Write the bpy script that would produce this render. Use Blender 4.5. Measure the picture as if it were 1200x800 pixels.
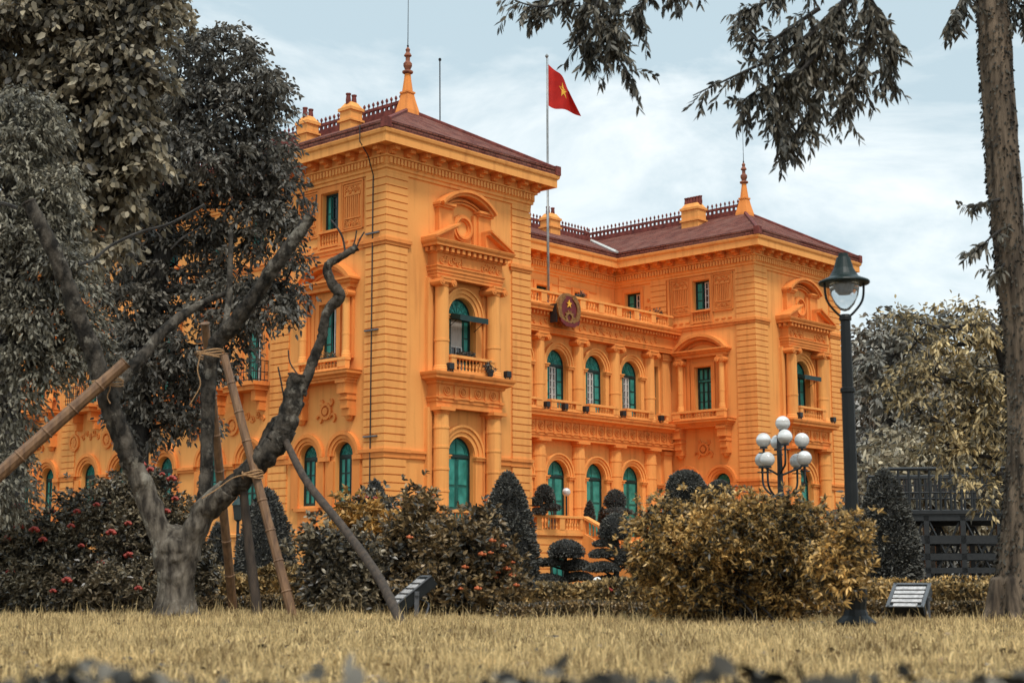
import bpy, math, random
import numpy as np
from mathutils import Vector, Matrix
random.seed(5)
rng = np.random.default_rng(7)
C = bpy.context.scene.collection
S = bpy.context.scene
for o in list(bpy.data.objects):
    bpy.data.objects.remove(o)

# ------------------------------------------------------------------ camera
FPX, PITCH, ROLL, EYE = 1809.9, math.radians(8.609), math.radians(-.13), 0.55
cam = bpy.data.cameras.new("Camera")
cam.sensor_width = 36; cam.lens = FPX * 36 / 1200; cam.clip_start = .05; cam.clip_end = 3000
cam.dof.use_dof = True; cam.dof.focus_distance = 46; cam.dof.aperture_fstop = 3.0
cob = bpy.data.objects.new("Camera", cam); C.objects.link(cob); S.camera = cob
vF = Vector((0, math.cos(PITCH), math.sin(PITCH)))
vU0 = Vector((0, -math.sin(PITCH), math.cos(PITCH))); vR0 = Vector((1, 0, 0))
vR = vR0 * math.cos(ROLL) + vU0 * math.sin(ROLL); vU = vU0 * math.cos(ROLL) - vR0 * math.sin(ROLL)
cob.matrix_world = Matrix(((vR.x, vU.x, -vF.x, 0), (vR.y, vU.y, -vF.y, 0), (vR.z, vU.z, -vF.z, EYE), (0, 0, 0, 1)))

def at(px, py, Y):
    d = vF * FPX + vR * (px - 600) - vU * (py - 400)
    d = d * (Y / d.y)
    return Vector((d.x, d.y, d.z + EYE))
def gx(px, Y):
    return at(px, 690, Y).x

# ------------------------------------------------------------------ sky, sun, exposure
W = bpy.data.worlds.new("World"); S.world = W; W.use_nodes = True
nt = W.node_tree; nt.nodes.clear()
def N(nt, t, **k):
    n = nt.nodes.new(t)
    for a, b in k.items():
        setattr(n, a, b)
    return n
SUN_EL, SUN_AZ = math.radians(58), math.radians(163)       # azimuth clockwise from +Y
sky = N(nt, 'ShaderNodeTexSky'); sky.sky_type = 'NISHITA'; sky.sun_disc = False
sky.sun_elevation = SUN_EL; sky.sun_rotation = SUN_AZ; sky.air_density = 1.0; sky.dust_density = 1.5; sky.ozone_density = 1
tc = N(nt, 'ShaderNodeTexCoord'); mp = N(nt, 'ShaderNodeMapping'); mp.inputs['Scale'].default_value = (2.2, 2.2, 5.5)
mp.inputs['Rotation'].default_value = (0, 0.25, 0); mp.inputs['Location'].default_value = (.35, .2, .12)
nz = N(nt, 'ShaderNodeTexNoise'); nz.inputs['Scale'].default_value = 1.9; nz.inputs['Detail'].default_value = 8; nz.inputs['Roughness'].default_value = .6
nz.inputs['Distortion'].default_value = .5
cr = N(nt, 'ShaderNodeValToRGB'); cr.color_ramp.elements[0].position = .40; cr.color_ramp.elements[1].position = .63
cr.color_ramp.elements[0].color = (3.75, 4.65, 5.0, 1); cr.color_ramp.elements[1].color = (6.95, 7.25, 7.15, 1)
sp = N(nt, 'ShaderNodeSeparateXYZ')
ht = N(nt, 'ShaderNodeMapRange'); ht.inputs[1].default_value = .02; ht.inputs[2].default_value = .33; ht.inputs[3].default_value = .22; ht.inputs[4].default_value = -.12
ad = N(nt, 'ShaderNodeMath', operation='ADD')
mx = N(nt, 'ShaderNodeMixRGB'); mx.inputs[0].default_value = .86
bg = N(nt, 'ShaderNodeBackground'); bg.inputs[1].default_value = .105
wo = N(nt, 'ShaderNodeOutputWorld')
L = nt.links.new
L(tc.outputs['Generated'], mp.inputs[0]); L(mp.outputs[0], nz.inputs['Vector'])
L(tc.outputs['Generated'], sp.inputs[0]); L(sp.outputs['Z'], ht.inputs[0])
L(nz.outputs[0], ad.inputs[0]); L(ht.outputs[0], ad.inputs[1]); L(ad.outputs[0], cr.inputs[0])
zb = N(nt, 'ShaderNodeMapRange'); zb.interpolation_type = 'SMOOTHSTEP'; zb.inputs[1].default_value = .40; zb.inputs[2].default_value = .85; zb.inputs[3].default_value = 1.0; zb.inputs[4].default_value = 1.9
vm = N(nt, 'ShaderNodeVectorMath', operation='SCALE')            # an overcast sky is brightest overhead
L(sp.outputs['Z'], zb.inputs[0]); L(zb.outputs[0], vm.inputs['Scale'])
L(sky.outputs[0], mx.inputs[1]); L(cr.outputs[0], mx.inputs[2]); L(mx.outputs[0], vm.inputs[0]); L(vm.outputs[0], bg.inputs[0]); L(bg.outputs[0], wo.inputs[0])
sl = bpy.data.lights.new("Sun", 'SUN'); sl.energy = 1.5; sl.angle = math.radians(10); sl.color = (1, .94, .85)
so = bpy.data.objects.new("Sun", sl); C.objects.link(so); so.location = (0, 0, 60)
sd = Vector((math.sin(SUN_AZ) * math.cos(SUN_EL), math.cos(SUN_AZ) * math.cos(SUN_EL), math.sin(SUN_EL)))
so.rotation_euler = sd.to_track_quat('Z', 'Y').to_euler()
S.view_settings.view_transform = 'Standard'; S.view_settings.look = 'None'; S.view_settings.exposure = 0.66; S.view_settings.gamma = 1
S.view_settings.use_curve_mapping = False
S.render.engine = 'CYCLES'
S.cycles.use_denoising = True
S.cycles.max_bounces = 6; S.cycles.transparent_max_bounces = 6
S.cycles.use_adaptive_sampling = True; S.cycles.adaptive_threshold = .012

# ------------------------------------------------------------------ materials
MATS = {}
def lin(r, g, b):
    f = lambda c: ((c / 255 + .055) / 1.055) ** 2.4 if c > 10 else c / 255 / 12.92
    return (f(r), f(g), f(b), 1)
def mat(name, c1, c2=None, rough=.7, scale=3., detail=4, stretch=(1, 1, 1), bump=0., bscale=None, island=False, patch=None, metal=0., spec=.4, lo=.35, hi=.65, trans=0.):
    m = bpy.data.materials.new(name); m.use_nodes = True; MATS[name] = m
    nt = m.node_tree; b = nt.nodes['Principled BSDF']; L = nt.links.new
    b.inputs['Roughness'].default_value = rough; b.inputs['Metallic'].default_value = metal
    b.inputs['Specular IOR Level'].default_value = spec
    if len(c1) == 3: c1 = (*c1, 1)
    if c2 is None: c2 = tuple(x * .8 for x in c1[:3])
    if len(c2) == 3: c2 = (*c2, 1)
    tc = N(nt, 'ShaderNodeTexCoord'); mp = N(nt, 'ShaderNodeMapping'); mp.inputs['Scale'].default_value = stretch
    L(tc.outputs['Object'], mp.inputs[0])
    rp = N(nt, 'ShaderNodeValToRGB'); rp.color_ramp.elements[0].position = lo; rp.color_ramp.elements[1].position = hi
    rp.color_ramp.elements[0].color = c2; rp.color_ramp.elements[1].color = c1
    nz = N(nt, 'ShaderNodeTexNoise'); nz.inputs['Scale'].default_value = scale; nz.inputs['Detail'].default_value = detail
    L(mp.outputs[0], nz.inputs['Vector'])
    if island:
        g = N(nt, 'ShaderNodeNewGeometry')
        a = N(nt, 'ShaderNodeMath', operation='MULTIPLY_ADD'); a.inputs[1].default_value = .62; 
        L(g.outputs['Random Per Island'], a.inputs[0]); 
        h = N(nt, 'ShaderNodeMath', operation='MULTIPLY_ADD'); h.inputs[1].default_value = 1.1; h.inputs[2].default_value = -.36
        L(nz.outputs[0], h.inputs[0]); L(h.outputs[0], a.inputs[2]); L(a.outputs[0], rp.inputs[0])
    else:
        L(nz.outputs[0], rp.inputs[0])
    L(rp.outputs[0], b.inputs['Base Color'])
    if patch:                                          # pale lichen blotches
        n4 = N(nt, 'ShaderNodeTexNoise'); n4.inputs['Scale'].default_value = 3.4; n4.inputs['Detail'].default_value = 9; n4.inputs['Roughness'].default_value = .7; L(tc.outputs['Object'], n4.inputs['Vector'])
        r4 = N(nt, 'ShaderNodeValToRGB'); r4.color_ramp.elements[0].position = .56; r4.color_ramp.elements[1].position = .63; r4.color_ramp.elements[0].color = (0, 0, 0, 1); r4.color_ramp.elements[1].color = (.75, .75, .75, 1); L(n4.outputs[0], r4.inputs[0])
        m4 = N(nt, 'ShaderNodeMixRGB'); m4.inputs[2].default_value = (*patch, 1); L(r4.outputs[0], m4.inputs[0]); L(rp.outputs[0], m4.inputs[1]); L(m4.outputs[0], b.inputs['Base Color'])
    if bump:
        n2 = N(nt, 'ShaderNodeTexNoise'); n2.inputs['Scale'].default_value = bscale or scale * 6; n2.inputs['Detail'].default_value = 5
        L(mp.outputs[0], n2.inputs['Vector'])
        bp = N(nt, 'ShaderNodeBump'); bp.inputs['Strength'].default_value = bump; bp.inputs['Distance'].default_value = .05
        L(n2.outputs[0], bp.inputs['Height']); L(bp.outputs[0], b.inputs['Normal'])
    if trans:
        t = N(nt, 'ShaderNodeBsdfTranslucent'); L(rp.outputs[0], t.inputs[0])
        ms = N(nt, 'ShaderNodeMixShader'); ms.inputs[0].default_value = trans
        out = nt.nodes['Material Output']
        L(b.outputs[0], ms.inputs[1]); L(t.outputs[0], ms.inputs[2]); L(ms.outputs[0], out.inputs[0])
    return m

def stucco(name, c1, c2, c3):
    m = bpy.data.materials.new(name); m.use_nodes = True; MATS[name] = m
    nt = m.node_tree; b = nt.nodes['Principled BSDF']; L = nt.links.new
    b.inputs['Roughness'].default_value = .82; b.inputs['Specular IOR Level'].default_value = .25
    tc = N(nt, 'ShaderNodeTexCoord')
    n1 = N(nt, 'ShaderNodeTexNoise'); n1.inputs['Scale'].default_value = .35; n1.inputs['Detail'].default_value = 5
    L(tc.outputs['Object'], n1.inputs['Vector'])
    r1 = N(nt, 'ShaderNodeValToRGB'); r1.color_ramp.elements[0].position = .3; r1.color_ramp.elements[1].position = .7
    r1.color_ramp.elements[0].color = (*c2, 1); r1.color_ramp.elements[1].color = (*c1, 1); L(n1.outputs[0], r1.inputs[0])
    mp = N(nt, 'ShaderNodeMapping'); mp.inputs['Scale'].default_value = (2.6, 2.6, .22); L(tc.outputs['Object'], mp.inputs[0])
    n2 = N(nt, 'ShaderNodeTexNoise'); n2.inputs['Scale'].default_value = 1.3; n2.inputs['Detail'].default_value = 6; L(mp.outputs[0], n2.inputs['Vector'])
    r2 = N(nt, 'ShaderNodeValToRGB'); r2.color_ramp.elements[0].position = .50; r2.color_ramp.elements[1].position = .78
    r2.color_ramp.elements[0].color = (0, 0, 0, 1); r2.color_ramp.elements[1].color = (.62, .62, .62, 1); L(n2.outputs[0], r2.inputs[0])
    mx = N(nt, 'ShaderNodeMixRGB'); mx.inputs[2].default_value = (*c3, 1)
    L(r2.outputs[0], mx.inputs[0]); L(r1.outputs[0], mx.inputs[1]); L(mx.outputs[0], b.inputs['Base Color'])
    n3 = N(nt, 'ShaderNodeTexNoise'); n3.inputs['Scale'].default_value = 9; n3.inputs['Detail'].default_value = 6; L(tc.outputs['Object'], n3.inputs['Vector'])
    bp = N(nt, 'ShaderNodeBump'); bp.inputs['Strength'].default_value = .18; bp.inputs['Distance'].default_value = .03
    L(n3.outputs[0], bp.inputs['Height']); L(bp.outputs[0], b.inputs['Normal'])
    return m
stucco('wall_paint', (.85, .37, .102), (.77, .315, .082), (.50, .175, .047))
stucco('trim_paint', (.80, .275, .064), (.70, .225, .05), (.42, .13, .036))

def roofmat():
    m = bpy.data.materials.new('roof_tile'); m.use_nodes = True; MATS['roof_tile'] = m
    nt = m.node_tree; b = nt.nodes['Principled BSDF']; L = nt.links.new
    b.inputs['Roughness'].default_value = .85; b.inputs['Specular IOR Level'].default_value = .08
    tc = N(nt, 'ShaderNodeTexCoord'); sp = N(nt, 'ShaderNodeSeparateXYZ'); L(tc.outputs['Object'], sp.inputs[0])
    ad = N(nt, 'ShaderNodeMath', operation='ADD'); L(sp.outputs['X'], ad.inputs[0]); L(sp.outputs['Y'], ad.inputs[1])
    cb = N(nt, 'ShaderNodeCombineXYZ'); L(ad.outputs[0], cb.inputs[0]); L(sp.outputs['Z'], cb.inputs[1])
    br = N(nt, 'ShaderNodeTexBrick'); br.inputs['Scale'].default_value = 1; br.inputs['Brick Width'].default_value = .34; br.inputs['Row Height'].default_value = .115
    br.inputs['Mortar Size'].default_value = .022; br.inputs['Color1'].default_value = (.25, .082, .056, 1); br.inputs['Color2'].default_value = (.13, .042, .032, 1)
    br.inputs['Mortar'].default_value = (.05, .018, .015, 1); L(cb.outputs[0], br.inputs['Vector'])
    n1 = N(nt, 'ShaderNodeTexNoise'); n1.inputs['Scale'].default_value = 1.1; n1.inputs['Detail'].default_value = 7; L(tc.outputs['Object'], n1.inputs['Vector'])
    r1 = N(nt, 'ShaderNodeValToRGB'); r1.color_ramp.elements[0].position = .42; r1.color_ramp.elements[1].position = .75
    r1.color_ramp.elements[0].color = (0, 0, 0, 1); r1.color_ramp.elements[1].color = (.6, .6, .6, 1); L(n1.outputs[0], r1.inputs[0])
    mx = N(nt, 'ShaderNodeMixRGB'); mx.inputs[2].default_value = (.24, .12, .09, 1)
    L(r1.outputs[0], mx.inputs[0]); L(br.outputs[0], mx.inputs[1]); L(mx.outputs[0], b.inputs['Base Color'])
    bp = N(nt, 'ShaderNodeBump'); bp.inputs['Strength'].default_value = .6; bp.inputs['Distance'].default_value = .04
    L(br.outputs['Fac'], bp.inputs['Height']); bp.invert = True; L(bp.outputs[0], b.inputs['Normal'])
roofmat()
mat('ridge_tile', (.21, .055, .042), (.11, .03, .025), .7, 4, spec=.15)
mat('finial_brown', (.30, .10, .045), (.16, .05, .03), .7, 5)
mat('shutter_green', (.018, .20, .155), (.012, .14, .112), .5, 5, bump=.05)
mat('panel_green', (.045, .30, .245), (.010, .15, .118), .5, 2.2, detail=7)
mat('frame_mid', (.012, .115, .092), (.008, .08, .064), .5, 4)
mat('frame_green', (.006, .032, .028), (.004, .02, .018), .5, 4)
mat('white_wood', (.62, .60, .55), (.48, .46, .42), .6, 3)
mat('curtain', (.55, .50, .44), (.40, .36, .32), .8, 6, stretch=(6, 6, .6))
mat('iron', (.012, .013, .014), (.02, .02, .02), .5, 8)
mat('lamp_black', (.0075, .0085, .0085), (.012, .013, .013), .5, 9, spec=.25)
mat('lamp_green', (.004, .011, .0095), (.008, .017, .0145), .42, 9, spec=.28)
mat('gilt', (.36, .17, .045), (.2, .085, .025), .4, 6, metal=.4)
mat('emblem_red', (.16, .012, .012), (.10, .008, .008), .5, 5)
mat('flag_red', (.62, .022, .012), (.50, .016, .01), .75, 2, trans=.25)
mat('flag_yellow', (.85, .45, .05), (.8, .4, .04), .7, 2)
mat('steel', (.32, .32, .31), (.22, .22, .21), .4, 4, metal=.5)
mat('grey_metal', (.14, .14, .145), (.09, .09, .095), .45, 6, metal=.3)
mat('dark_pot', (.02, .022, .022), (.035, .03, .028), .6, 4)
mat('bark', (.10, .082, .064), (.016, .0135, .011), .92, 9, detail=10, stretch=(1, 1, .5), bump=1., bscale=20, lo=.38, hi=.68, patch=(.20, .175, .14), spec=.15)
mat('bark_fissured', (.20, .145, .10), (.035, .027, .021), .92, 3.2, detail=9, spec=.15, stretch=(3.2, 3.2, .3), bump=.55, bscale=9, lo=.36, hi=.64)
mat('leaf_creeper', (.10, .088, .068), (.02, .018, .015), .7, 1.2, island=True, lo=.2, hi=1., spec=.15)
mat('bark_dark', (.05, .043, .037), (.016, .013, .011), .9, 5, detail=8, stretch=(1, 1, .4), bump=.9, bscale=16)
mat('bark_pale', (.17, .14, .108), (.035, .028, .022), .92, 8, detail=10, spec=.15, patch=(.27, .24, .19), stretch=(1.5, 1.5, .45), bump=1., bscale=14)
mat('cut_wood', (.05, .035, .025), (.02, .015, .012), .9, 20)
mat('bamboo', (.235, .125, .06), (.12, .062, .032), .55, 3, stretch=(6, 6, .8), bump=.1)
mat('prop_wood', (.075, .05, .033), (.035, .024, .017), .8, 6, stretch=(3, 3, .5), bump=.4)
mat('rope', (.42, .24, .11), (.28, .15, .07), .9, 30)
mat('globe_glass', (.78, .78, .76), (.46, .42, .38), .12, 3.2, stretch=(.4, .4, 2.6), detail=3, spec=.7)
mat('lens_strip', (.58, .54, .52), (.36, .34, .33), .25, 20)
mat('soil', (.17, .115, .058), (.06, .044, .026), .95, 2.2, detail=9, bump=.6, bscale=30)
mat('grass_blade', (.95, .69, .33), (.19, .12, .05), .7, 1.3, island=True, lo=.15, hi=.85, trans=.4, spec=.25)
mat('leaf_big', (.44, .36, .235), (.055, .048, .038), .5, .9, island=True, lo=.2, hi=.9, trans=.22)
mat('leaf_dark', (.25, .22, .175), (.042, .037, .03), .5, .9, island=True, lo=.2, hi=.95, trans=.22)
mat('leaf_feather', (.36, .32, .235), (.062, .056, .044), .6, .9, island=True, lo=.2, hi=.9, trans=.22)
mat('leaf_hang', (.185, .155, .11), (.034, .034, .029), .45, .9, island=True, lo=.2, hi=.95, trans=.15)
mat('leaf_yellow', (.74, .54, .25), (.075, .065, .045), .5, 1.3, island=True, lo=.3, hi=1.0, trans=.15)
mat('leaf_ixora', (.36, .28, .17), (.028, .025, .02), .36, 1.6, island=True, lo=.25, hi=1., trans=.05, spec=.5)
mat('leaf_mid', (.46, .29, .12), (.034, .029, .021), .4, 1.6, island=True, lo=.3, hi=1.0, trans=.08, spec=.5)
mat('leaf_gold', (.62, .33, .08), (.14, .085, .03), .5, 1.6, island=True, lo=.2, hi=.8, trans=.15)
mat('leaf_bush', (.92, .56, .18), (.04, .036, .025), .42, 2.6, island=True, lo=.3, hi=.95, trans=.2, spec=.45)
mat('leaf_hedge', (.66, .43, .17), (.06, .048, .028), .5, 2.0, island=True, lo=.2, hi=.9, trans=.1)
mat('leaf_cone', (.16, .15, .125), (.03, .029, .025), .6, 1.6, island=True, lo=.2, hi=1.0)
mat('leaf_pale', (.60, .50, .33), (.13, .11, .08), .6, .5, island=True, lo=.2, hi=.9, trans=.12)
mat('leaf_far', (.34, .31, .25), (.075, .07, .06), .7, .3, island=True, lo=.2, hi=.9)
mat('leaf_near', (.27, .235, .185), (.014, .013, .011), .5, 3, island=True, lo=.3, hi=1.1, spec=.15)
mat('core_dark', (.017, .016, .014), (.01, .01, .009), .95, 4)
mat('petal_red', (.45, .065, .04), (.28, .035, .025), .6, 40, island=False)
mat('petal_orange', (.62, .17, .05), (.5, .1, .03), .6, 40)
mat('pale_render', (.50, .49, .46), (.38, .37, .35), .85, .8)
mat('dark_pane', (.02, .024, .026), (.012, .014, .016), .12, 2, spec=.6)
mat('clear_pane', (.035, .045, .046), (.02, .026, .028), .1, 2, spec=.7)
mat('pot_clay', (.16, .10, .07), (.09, .06, .04), .8, 4)

def glass_mat():
    m = bpy.data.materials.new('lamp_glass'); m.use_nodes = True; MATS['lamp_glass'] = m
    b = m.node_tree.nodes['Principled BSDF']; b.inputs['Base Color'].default_value = (.92, .93, .92, 1)
    b.inputs['Roughness'].default_value = .08; b.inputs['Transmission Weight'].default_value = .85; b.inputs['IOR'].default_value = 1.25
glass_mat()

# ------------------------------------------------------------------ helpers
def tag(o, label=None, cat=None, group=None, kind=None):
    if label: o['label'] = label
    if cat: o['category'] = cat
    if group: o['group'] = group
    if kind: o['kind'] = kind
    return o
def empty(name, loc=(0, 0, 0), rz=0, **k):
    o = bpy.data.objects.new(name, None); C.objects.link(o); o.location = loc; o.rotation_euler = (0, 0, rz); o.empty_display_size = .2
    return tag(o, **k)
def copy_tree(o, parent=None):
    c = o.copy(); C.objects.link(c)
    if parent: c.parent = parent
    for ch in list(o.children): copy_tree(ch, c)
    return c
def np_mesh(name, V, F, m, parent=None, smooth=False):
    V = np.asarray(V, np.float32); F = np.asarray(F, np.int32); k = F.shape[1]
    me = bpy.data.meshes.new(name)
    me.vertices.add(len(V)); me.vertices.foreach_set('co', V.ravel())
    me.loops.add(F.size); me.loops.foreach_set('vertex_index', F.ravel())
    me.polygons.add(len(F)); me.polygons.foreach_set('loop_start', np.arange(0, F.size, k, dtype=np.int32))
    try: me.polygons.foreach_set('loop_total', np.full(len(F), k, np.int32))
    except Exception: pass
    if smooth: me.polygons.foreach_set('use_smooth', np.ones(len(F), bool))
    me.update(calc_edges=True); me.validate()
    if m: me.materials.append(MATS[m])
    o = bpy.data.objects.new(name, me); C.objects.link(o)
    if parent: o.parent = parent
    return o

class FR:                                            # a facade frame: a runs along the wall, d outwards
    def __init__(s, kind, c): s.k, s.c = kind, c
    def p(s, a, d, z): return (a, s.c - d, z) if s.k == 'y' else (s.c - d, a, z)
    def path(s, ad):
        pts = [s.p(a, d, 0)[:2] for a, d in ad]
        return pts if s.k == 'y' else pts[::-1]
class MB:
    def __init__(s): s.v, s.f = [], []
    def add(s, vs, fs):
        b = len(s.v); s.v += [tuple(q) for q in vs]; s.f += [tuple(b + i for i in f) for f in fs]; return s
    def box(s, x0, x1, y0, y1, z0, z1):
        return s.add([(x0, y0, z0), (x1, y0, z0), (x1, y1, z0), (x0, y1, z0), (x0, y0, z1), (x1, y0, z1), (x1, y1, z1), (x0, y1, z1)],
                     [(0, 3, 2, 1), (4, 5, 6, 7), (0, 1, 5, 4), (1, 2, 6, 5), (2, 3, 7, 6), (3, 0, 4, 7)])
    def fb(s, fr, a0, a1, d0, d1, z0, z1):
        p, q = fr.p(a0, d0, z0), fr.p(a1, d1, z1)
        return s.box(min(p[0], q[0]), max(p[0], q[0]), min(p[1], q[1]), max(p[1], q[1]), z0, z1)
    def prism(s, fr, pts, d0, d1):
        n = len(pts)
        vs = [fr.p(a, d0, z) for a, z in pts] + [fr.p(a, d1, z) for a, z in pts]
        return s.add(vs, [tuple(range(n)), tuple(range(2 * n - 1, n - 1, -1))] + [(i, (i + 1) % n, (i + 1) % n + n, i + n) for i in range(n)])
    def ring(s, fr, ac, zc, r0, r1, d0, d1, n=18, t0=0., t1=math.pi):
        vs, fs = [], []
        full = abs(t1 - t0 - 2 * math.pi) < 1e-6
        for i in range(n + 1):
            t = t0 + (t1 - t0) * i / n
            for r, d in ((r0, d0), (r0, d1), (r1, d1), (r1, d0)):
                vs.append(fr.p(ac + r * math.cos(t), d, zc + r * math.sin(t)))
        for i in range(n):
            for k in range(4):
                fs.append((i * 4 + k, i * 4 + (k + 1) % 4, i * 4 + 4 + (k + 1) % 4, i * 4 + 4 + k))
        if not full: fs += [(0, 1, 2, 3), (n * 4 + 3, n * 4 + 2, n * 4 + 1, n * 4)]
        return s.add(vs, fs)
    def sweep(s, pts, prof, closed=False):            # offset of the profile goes to the right of the path
        n = len(pts); rows = []
        P = [Vector((a, b)) for a, b in pts]
        for i in range(n):
            e1 = (P[i] - P[i - 1]) if (i > 0 or closed) else None
            e2 = (P[(i + 1) % n] - P[i]) if (i < n - 1 or closed) else None
            ns = [Vector((e.y, -e.x)).normalized() for e in (e1, e2) if e is not None]
            m = ns[0] if len(ns) == 1 else (ns[0] + ns[1]) / (1 + ns[0].dot(ns[1]))
            rows.append([(P[i].x + m.x * d, P[i].y + m.y * d, z) for d, z in prof])
        k = len(prof); vs = [q for r in rows for q in r]; fs = []
        for i in range(n if closed else n - 1):
            j = (i + 1) % n
            for q in range(k - 1): fs.append((i * k + q, j * k + q, j * k + q + 1, i * k + q + 1))
        return s.add(vs, fs)
    def lathe(s, x, y, prof, n=14, sq=False):
        vs, fs = [], []
        for r, z in prof:
            for i in range(n):
                t = 2 * math.pi * (i + .5) / n
                vs.append((x + r * math.cos(t), y + r * math.sin(t), z))
        k = len(prof)
        for j in range(k - 1):
            for i in range(n): fs.append((j * n + i, j * n + (i + 1) % n, j * n + n + (i + 1) % n, j * n + n + i))
        fs += [tuple(range(n - 1, -1, -1)), tuple(range((k - 1) * n, k * n))]
        return s.add(vs, fs)
    def tube(s, pts, rad, n=7, wob=0., caps=True):
        P = [Vector(p) for p in pts]; k = len(P)
        if not hasattr(rad, '__len__'): rad = [rad] * k
        ref = None; vs, fs = [], []
        for i in range(k):
            t = (P[min(i + 1, k - 1)] - P[max(i - 1, 0)]).normalized()
            if ref is None:
                ref = t.orthogonal().normalized()
            ref = (ref - t * ref.dot(t)).normalized(); bi = t.cross(ref)
            for j in range(n):
                a = 2 * math.pi * j / n; r = rad[i] * (1 + (random.uniform(-wob, wob) if wob else 0))
                vs.append(P[i] + ref * (r * math.cos(a)) + bi * (r * math.sin(a)))
        for i in range(k - 1):
            for j in range(n): fs.append((i * n + j, i * n + (j + 1) % n, i * n + n + (j + 1) % n, i * n + n + j))
        if caps: fs += [tuple(range(n - 1, -1, -1)), tuple(range((k - 1) * n, k * n))]
        return s.add(vs, fs)
    def sphere(s, c, r, nu=14, nv=9, sz=1.):
        prof = [(max(r * math.sin(math.pi * i / nv), 1e-4), c[2] - r * sz * math.cos(math.pi * i / nv)) for i in range(nv + 1)]
        return s.lathe(c[0], c[1], prof, nu)
    def build(s, name, m, parent=None, smooth=False, bevel=0):
        me = bpy.data.meshes.new(name); me.from_pydata(s.v, [], s.f); me.update()
        if smooth: me.polygons.foreach_set('use_smooth', [True] * len(me.polygons)); me.update()
        me.materials.append(MATS[m])
        o = bpy.data.objects.new(name, me); C.objects.link(o)
        if parent: o.parent = parent
        if bevel:
            b = o.modifiers.new('bevel', 'BEVEL'); b.width = bevel; b.segments = 2
        return o
def smooth_path(pts, k=5):
    P = [Vector(p) for p in pts]; out = []
    for i in range(len(P) - 1):
        p0, p1, p2, p3 = P[max(i - 1, 0)], P[i], P[i + 1], P[min(i + 2, len(P) - 1)]
        for j in range(k):
            t = j / k
            out.append(.5 * ((2 * p1) + (p2 - p0) * t + (2 * p0 - 5 * p1 + 4 * p2 - p3) * t * t + (3 * p1 - p0 - 3 * p2 + p3) * t ** 3))
    return out + [P[-1]]
def lerps(vals, n):
    return list(np.interp(np.linspace(0, len(vals) - 1, n), range(len(vals)), vals))

# ------------------------------------------------------------------ foliage
def unit(a): return a / np.maximum(np.linalg.norm(a, axis=1, keepdims=True), 1e-6)
def leaf_geo(P, D, L, Wd, droop=.15):
    n = len(P); r = rng.normal(size=(n, 3)); Sd = unit(np.cross(D, r)); up = np.cross(Sd, D)
    L = np.broadcast_to(L, (n,))[:, None]; Wd = np.broadcast_to(Wd, (n,))[:, None]
    dz = np.array([0, 0, -1.]) * L * droop
    tip = P + D * L + dz
    if n > 60000:
        mid = P + D * L * .45 + up * L * .06
        V = np.stack([P, mid + Sd * Wd * .5, tip, mid - Sd * Wd * .5], 1).reshape(-1, 3)
        return V, np.arange(4 * n).reshape(n, 4)
    a = P + D * L * .28 + up * L * .05 + dz * .1; c = P + D * L * .68 + up * L * .05 + dz * .45
    V = np.stack([P, a + Sd * Wd * .46, c + Sd * Wd * .38, tip, c - Sd * Wd * .38, a - Sd * Wd * .46], 1).reshape(-1, 3)
    i = np.arange(n)[:, None] * 6
    return V, np.concatenate([i + np.array([0, 1, 2, 3]), i + np.array([3, 4, 5, 0])])
def leaves(name, P, D, L, Wd, m, parent, droop=.15):
    V, F = leaf_geo(P, unit(D), L, Wd, droop)
    return np_mesh(name, V, F, m, parent)
def rand_dir(n): return unit(rng.normal(size=(n, 3)))
def lump_leaves(c, r, ntw, k, L, tw, down=.2, shell=.5, spread=.8, flat=0.):
    """twigs through an ellipsoid, k leaves on each: returns leaf bases, directions, twig bases"""
    c = np.array(c, float); r = np.array(r, float)
    if flat:                                           # umbrella sprays: twigs radiate from sub-clump centres and droop
        ns = max(3, ntw // 7); o = rand_dir(ns); cc = c + o * r * (shell + (1.12 - shell) * rng.random((ns, 1)) ** .7)
        a = rng.random((ns, 7)) * 2 * np.pi; t = np.stack([np.cos(a), np.sin(a), rng.normal(size=a.shape) * .3 - flat * .35], 2) + o[:, None, :] * .55
        t = t / np.linalg.norm(t, axis=2, keepdims=True); s = ((np.arange(k) + .4) / k)
        P = cc[:, None, None, :] + t[:, :, None, :] * (s * tw)[None, None, :, None] + (np.array([0, 0, -1.]) * tw * .35 * flat)[None, None, None, :] * (s ** 2)[None, None, :, None]
        P = P + rng.normal(size=P.shape) * tw * .07
        D = t[:, :, None, :] * .7 + rng.normal(size=P.shape) * spread * .6 + np.array([0, 0, -down])
        return P.reshape(-1, 3), D.reshape(-1, 3), cc
    o = rand_dir(ntw); rad = shell + (1 - shell) * rng.random(ntw) ** .6
    p = c + o * r * rad[:, None]
    o2 = unit(o / r * r.mean())
    t = unit(o2 * .8 + rand_dir(ntw) * .6 + np.array([0, 0, -down]))
    s = (np.arange(k) / k)[None, :, None] * tw
    P = p[:, None, :] + t[:, None, :] * s + rng.normal(size=(ntw, k, 3)) * tw * .12
    D = t[:, None, :] * .6 + rng.normal(size=(ntw, k, 3)) * spread + np.array([0, 0, -down])
    return P.reshape(-1, 3), D.reshape(-1, 3), p
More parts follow.
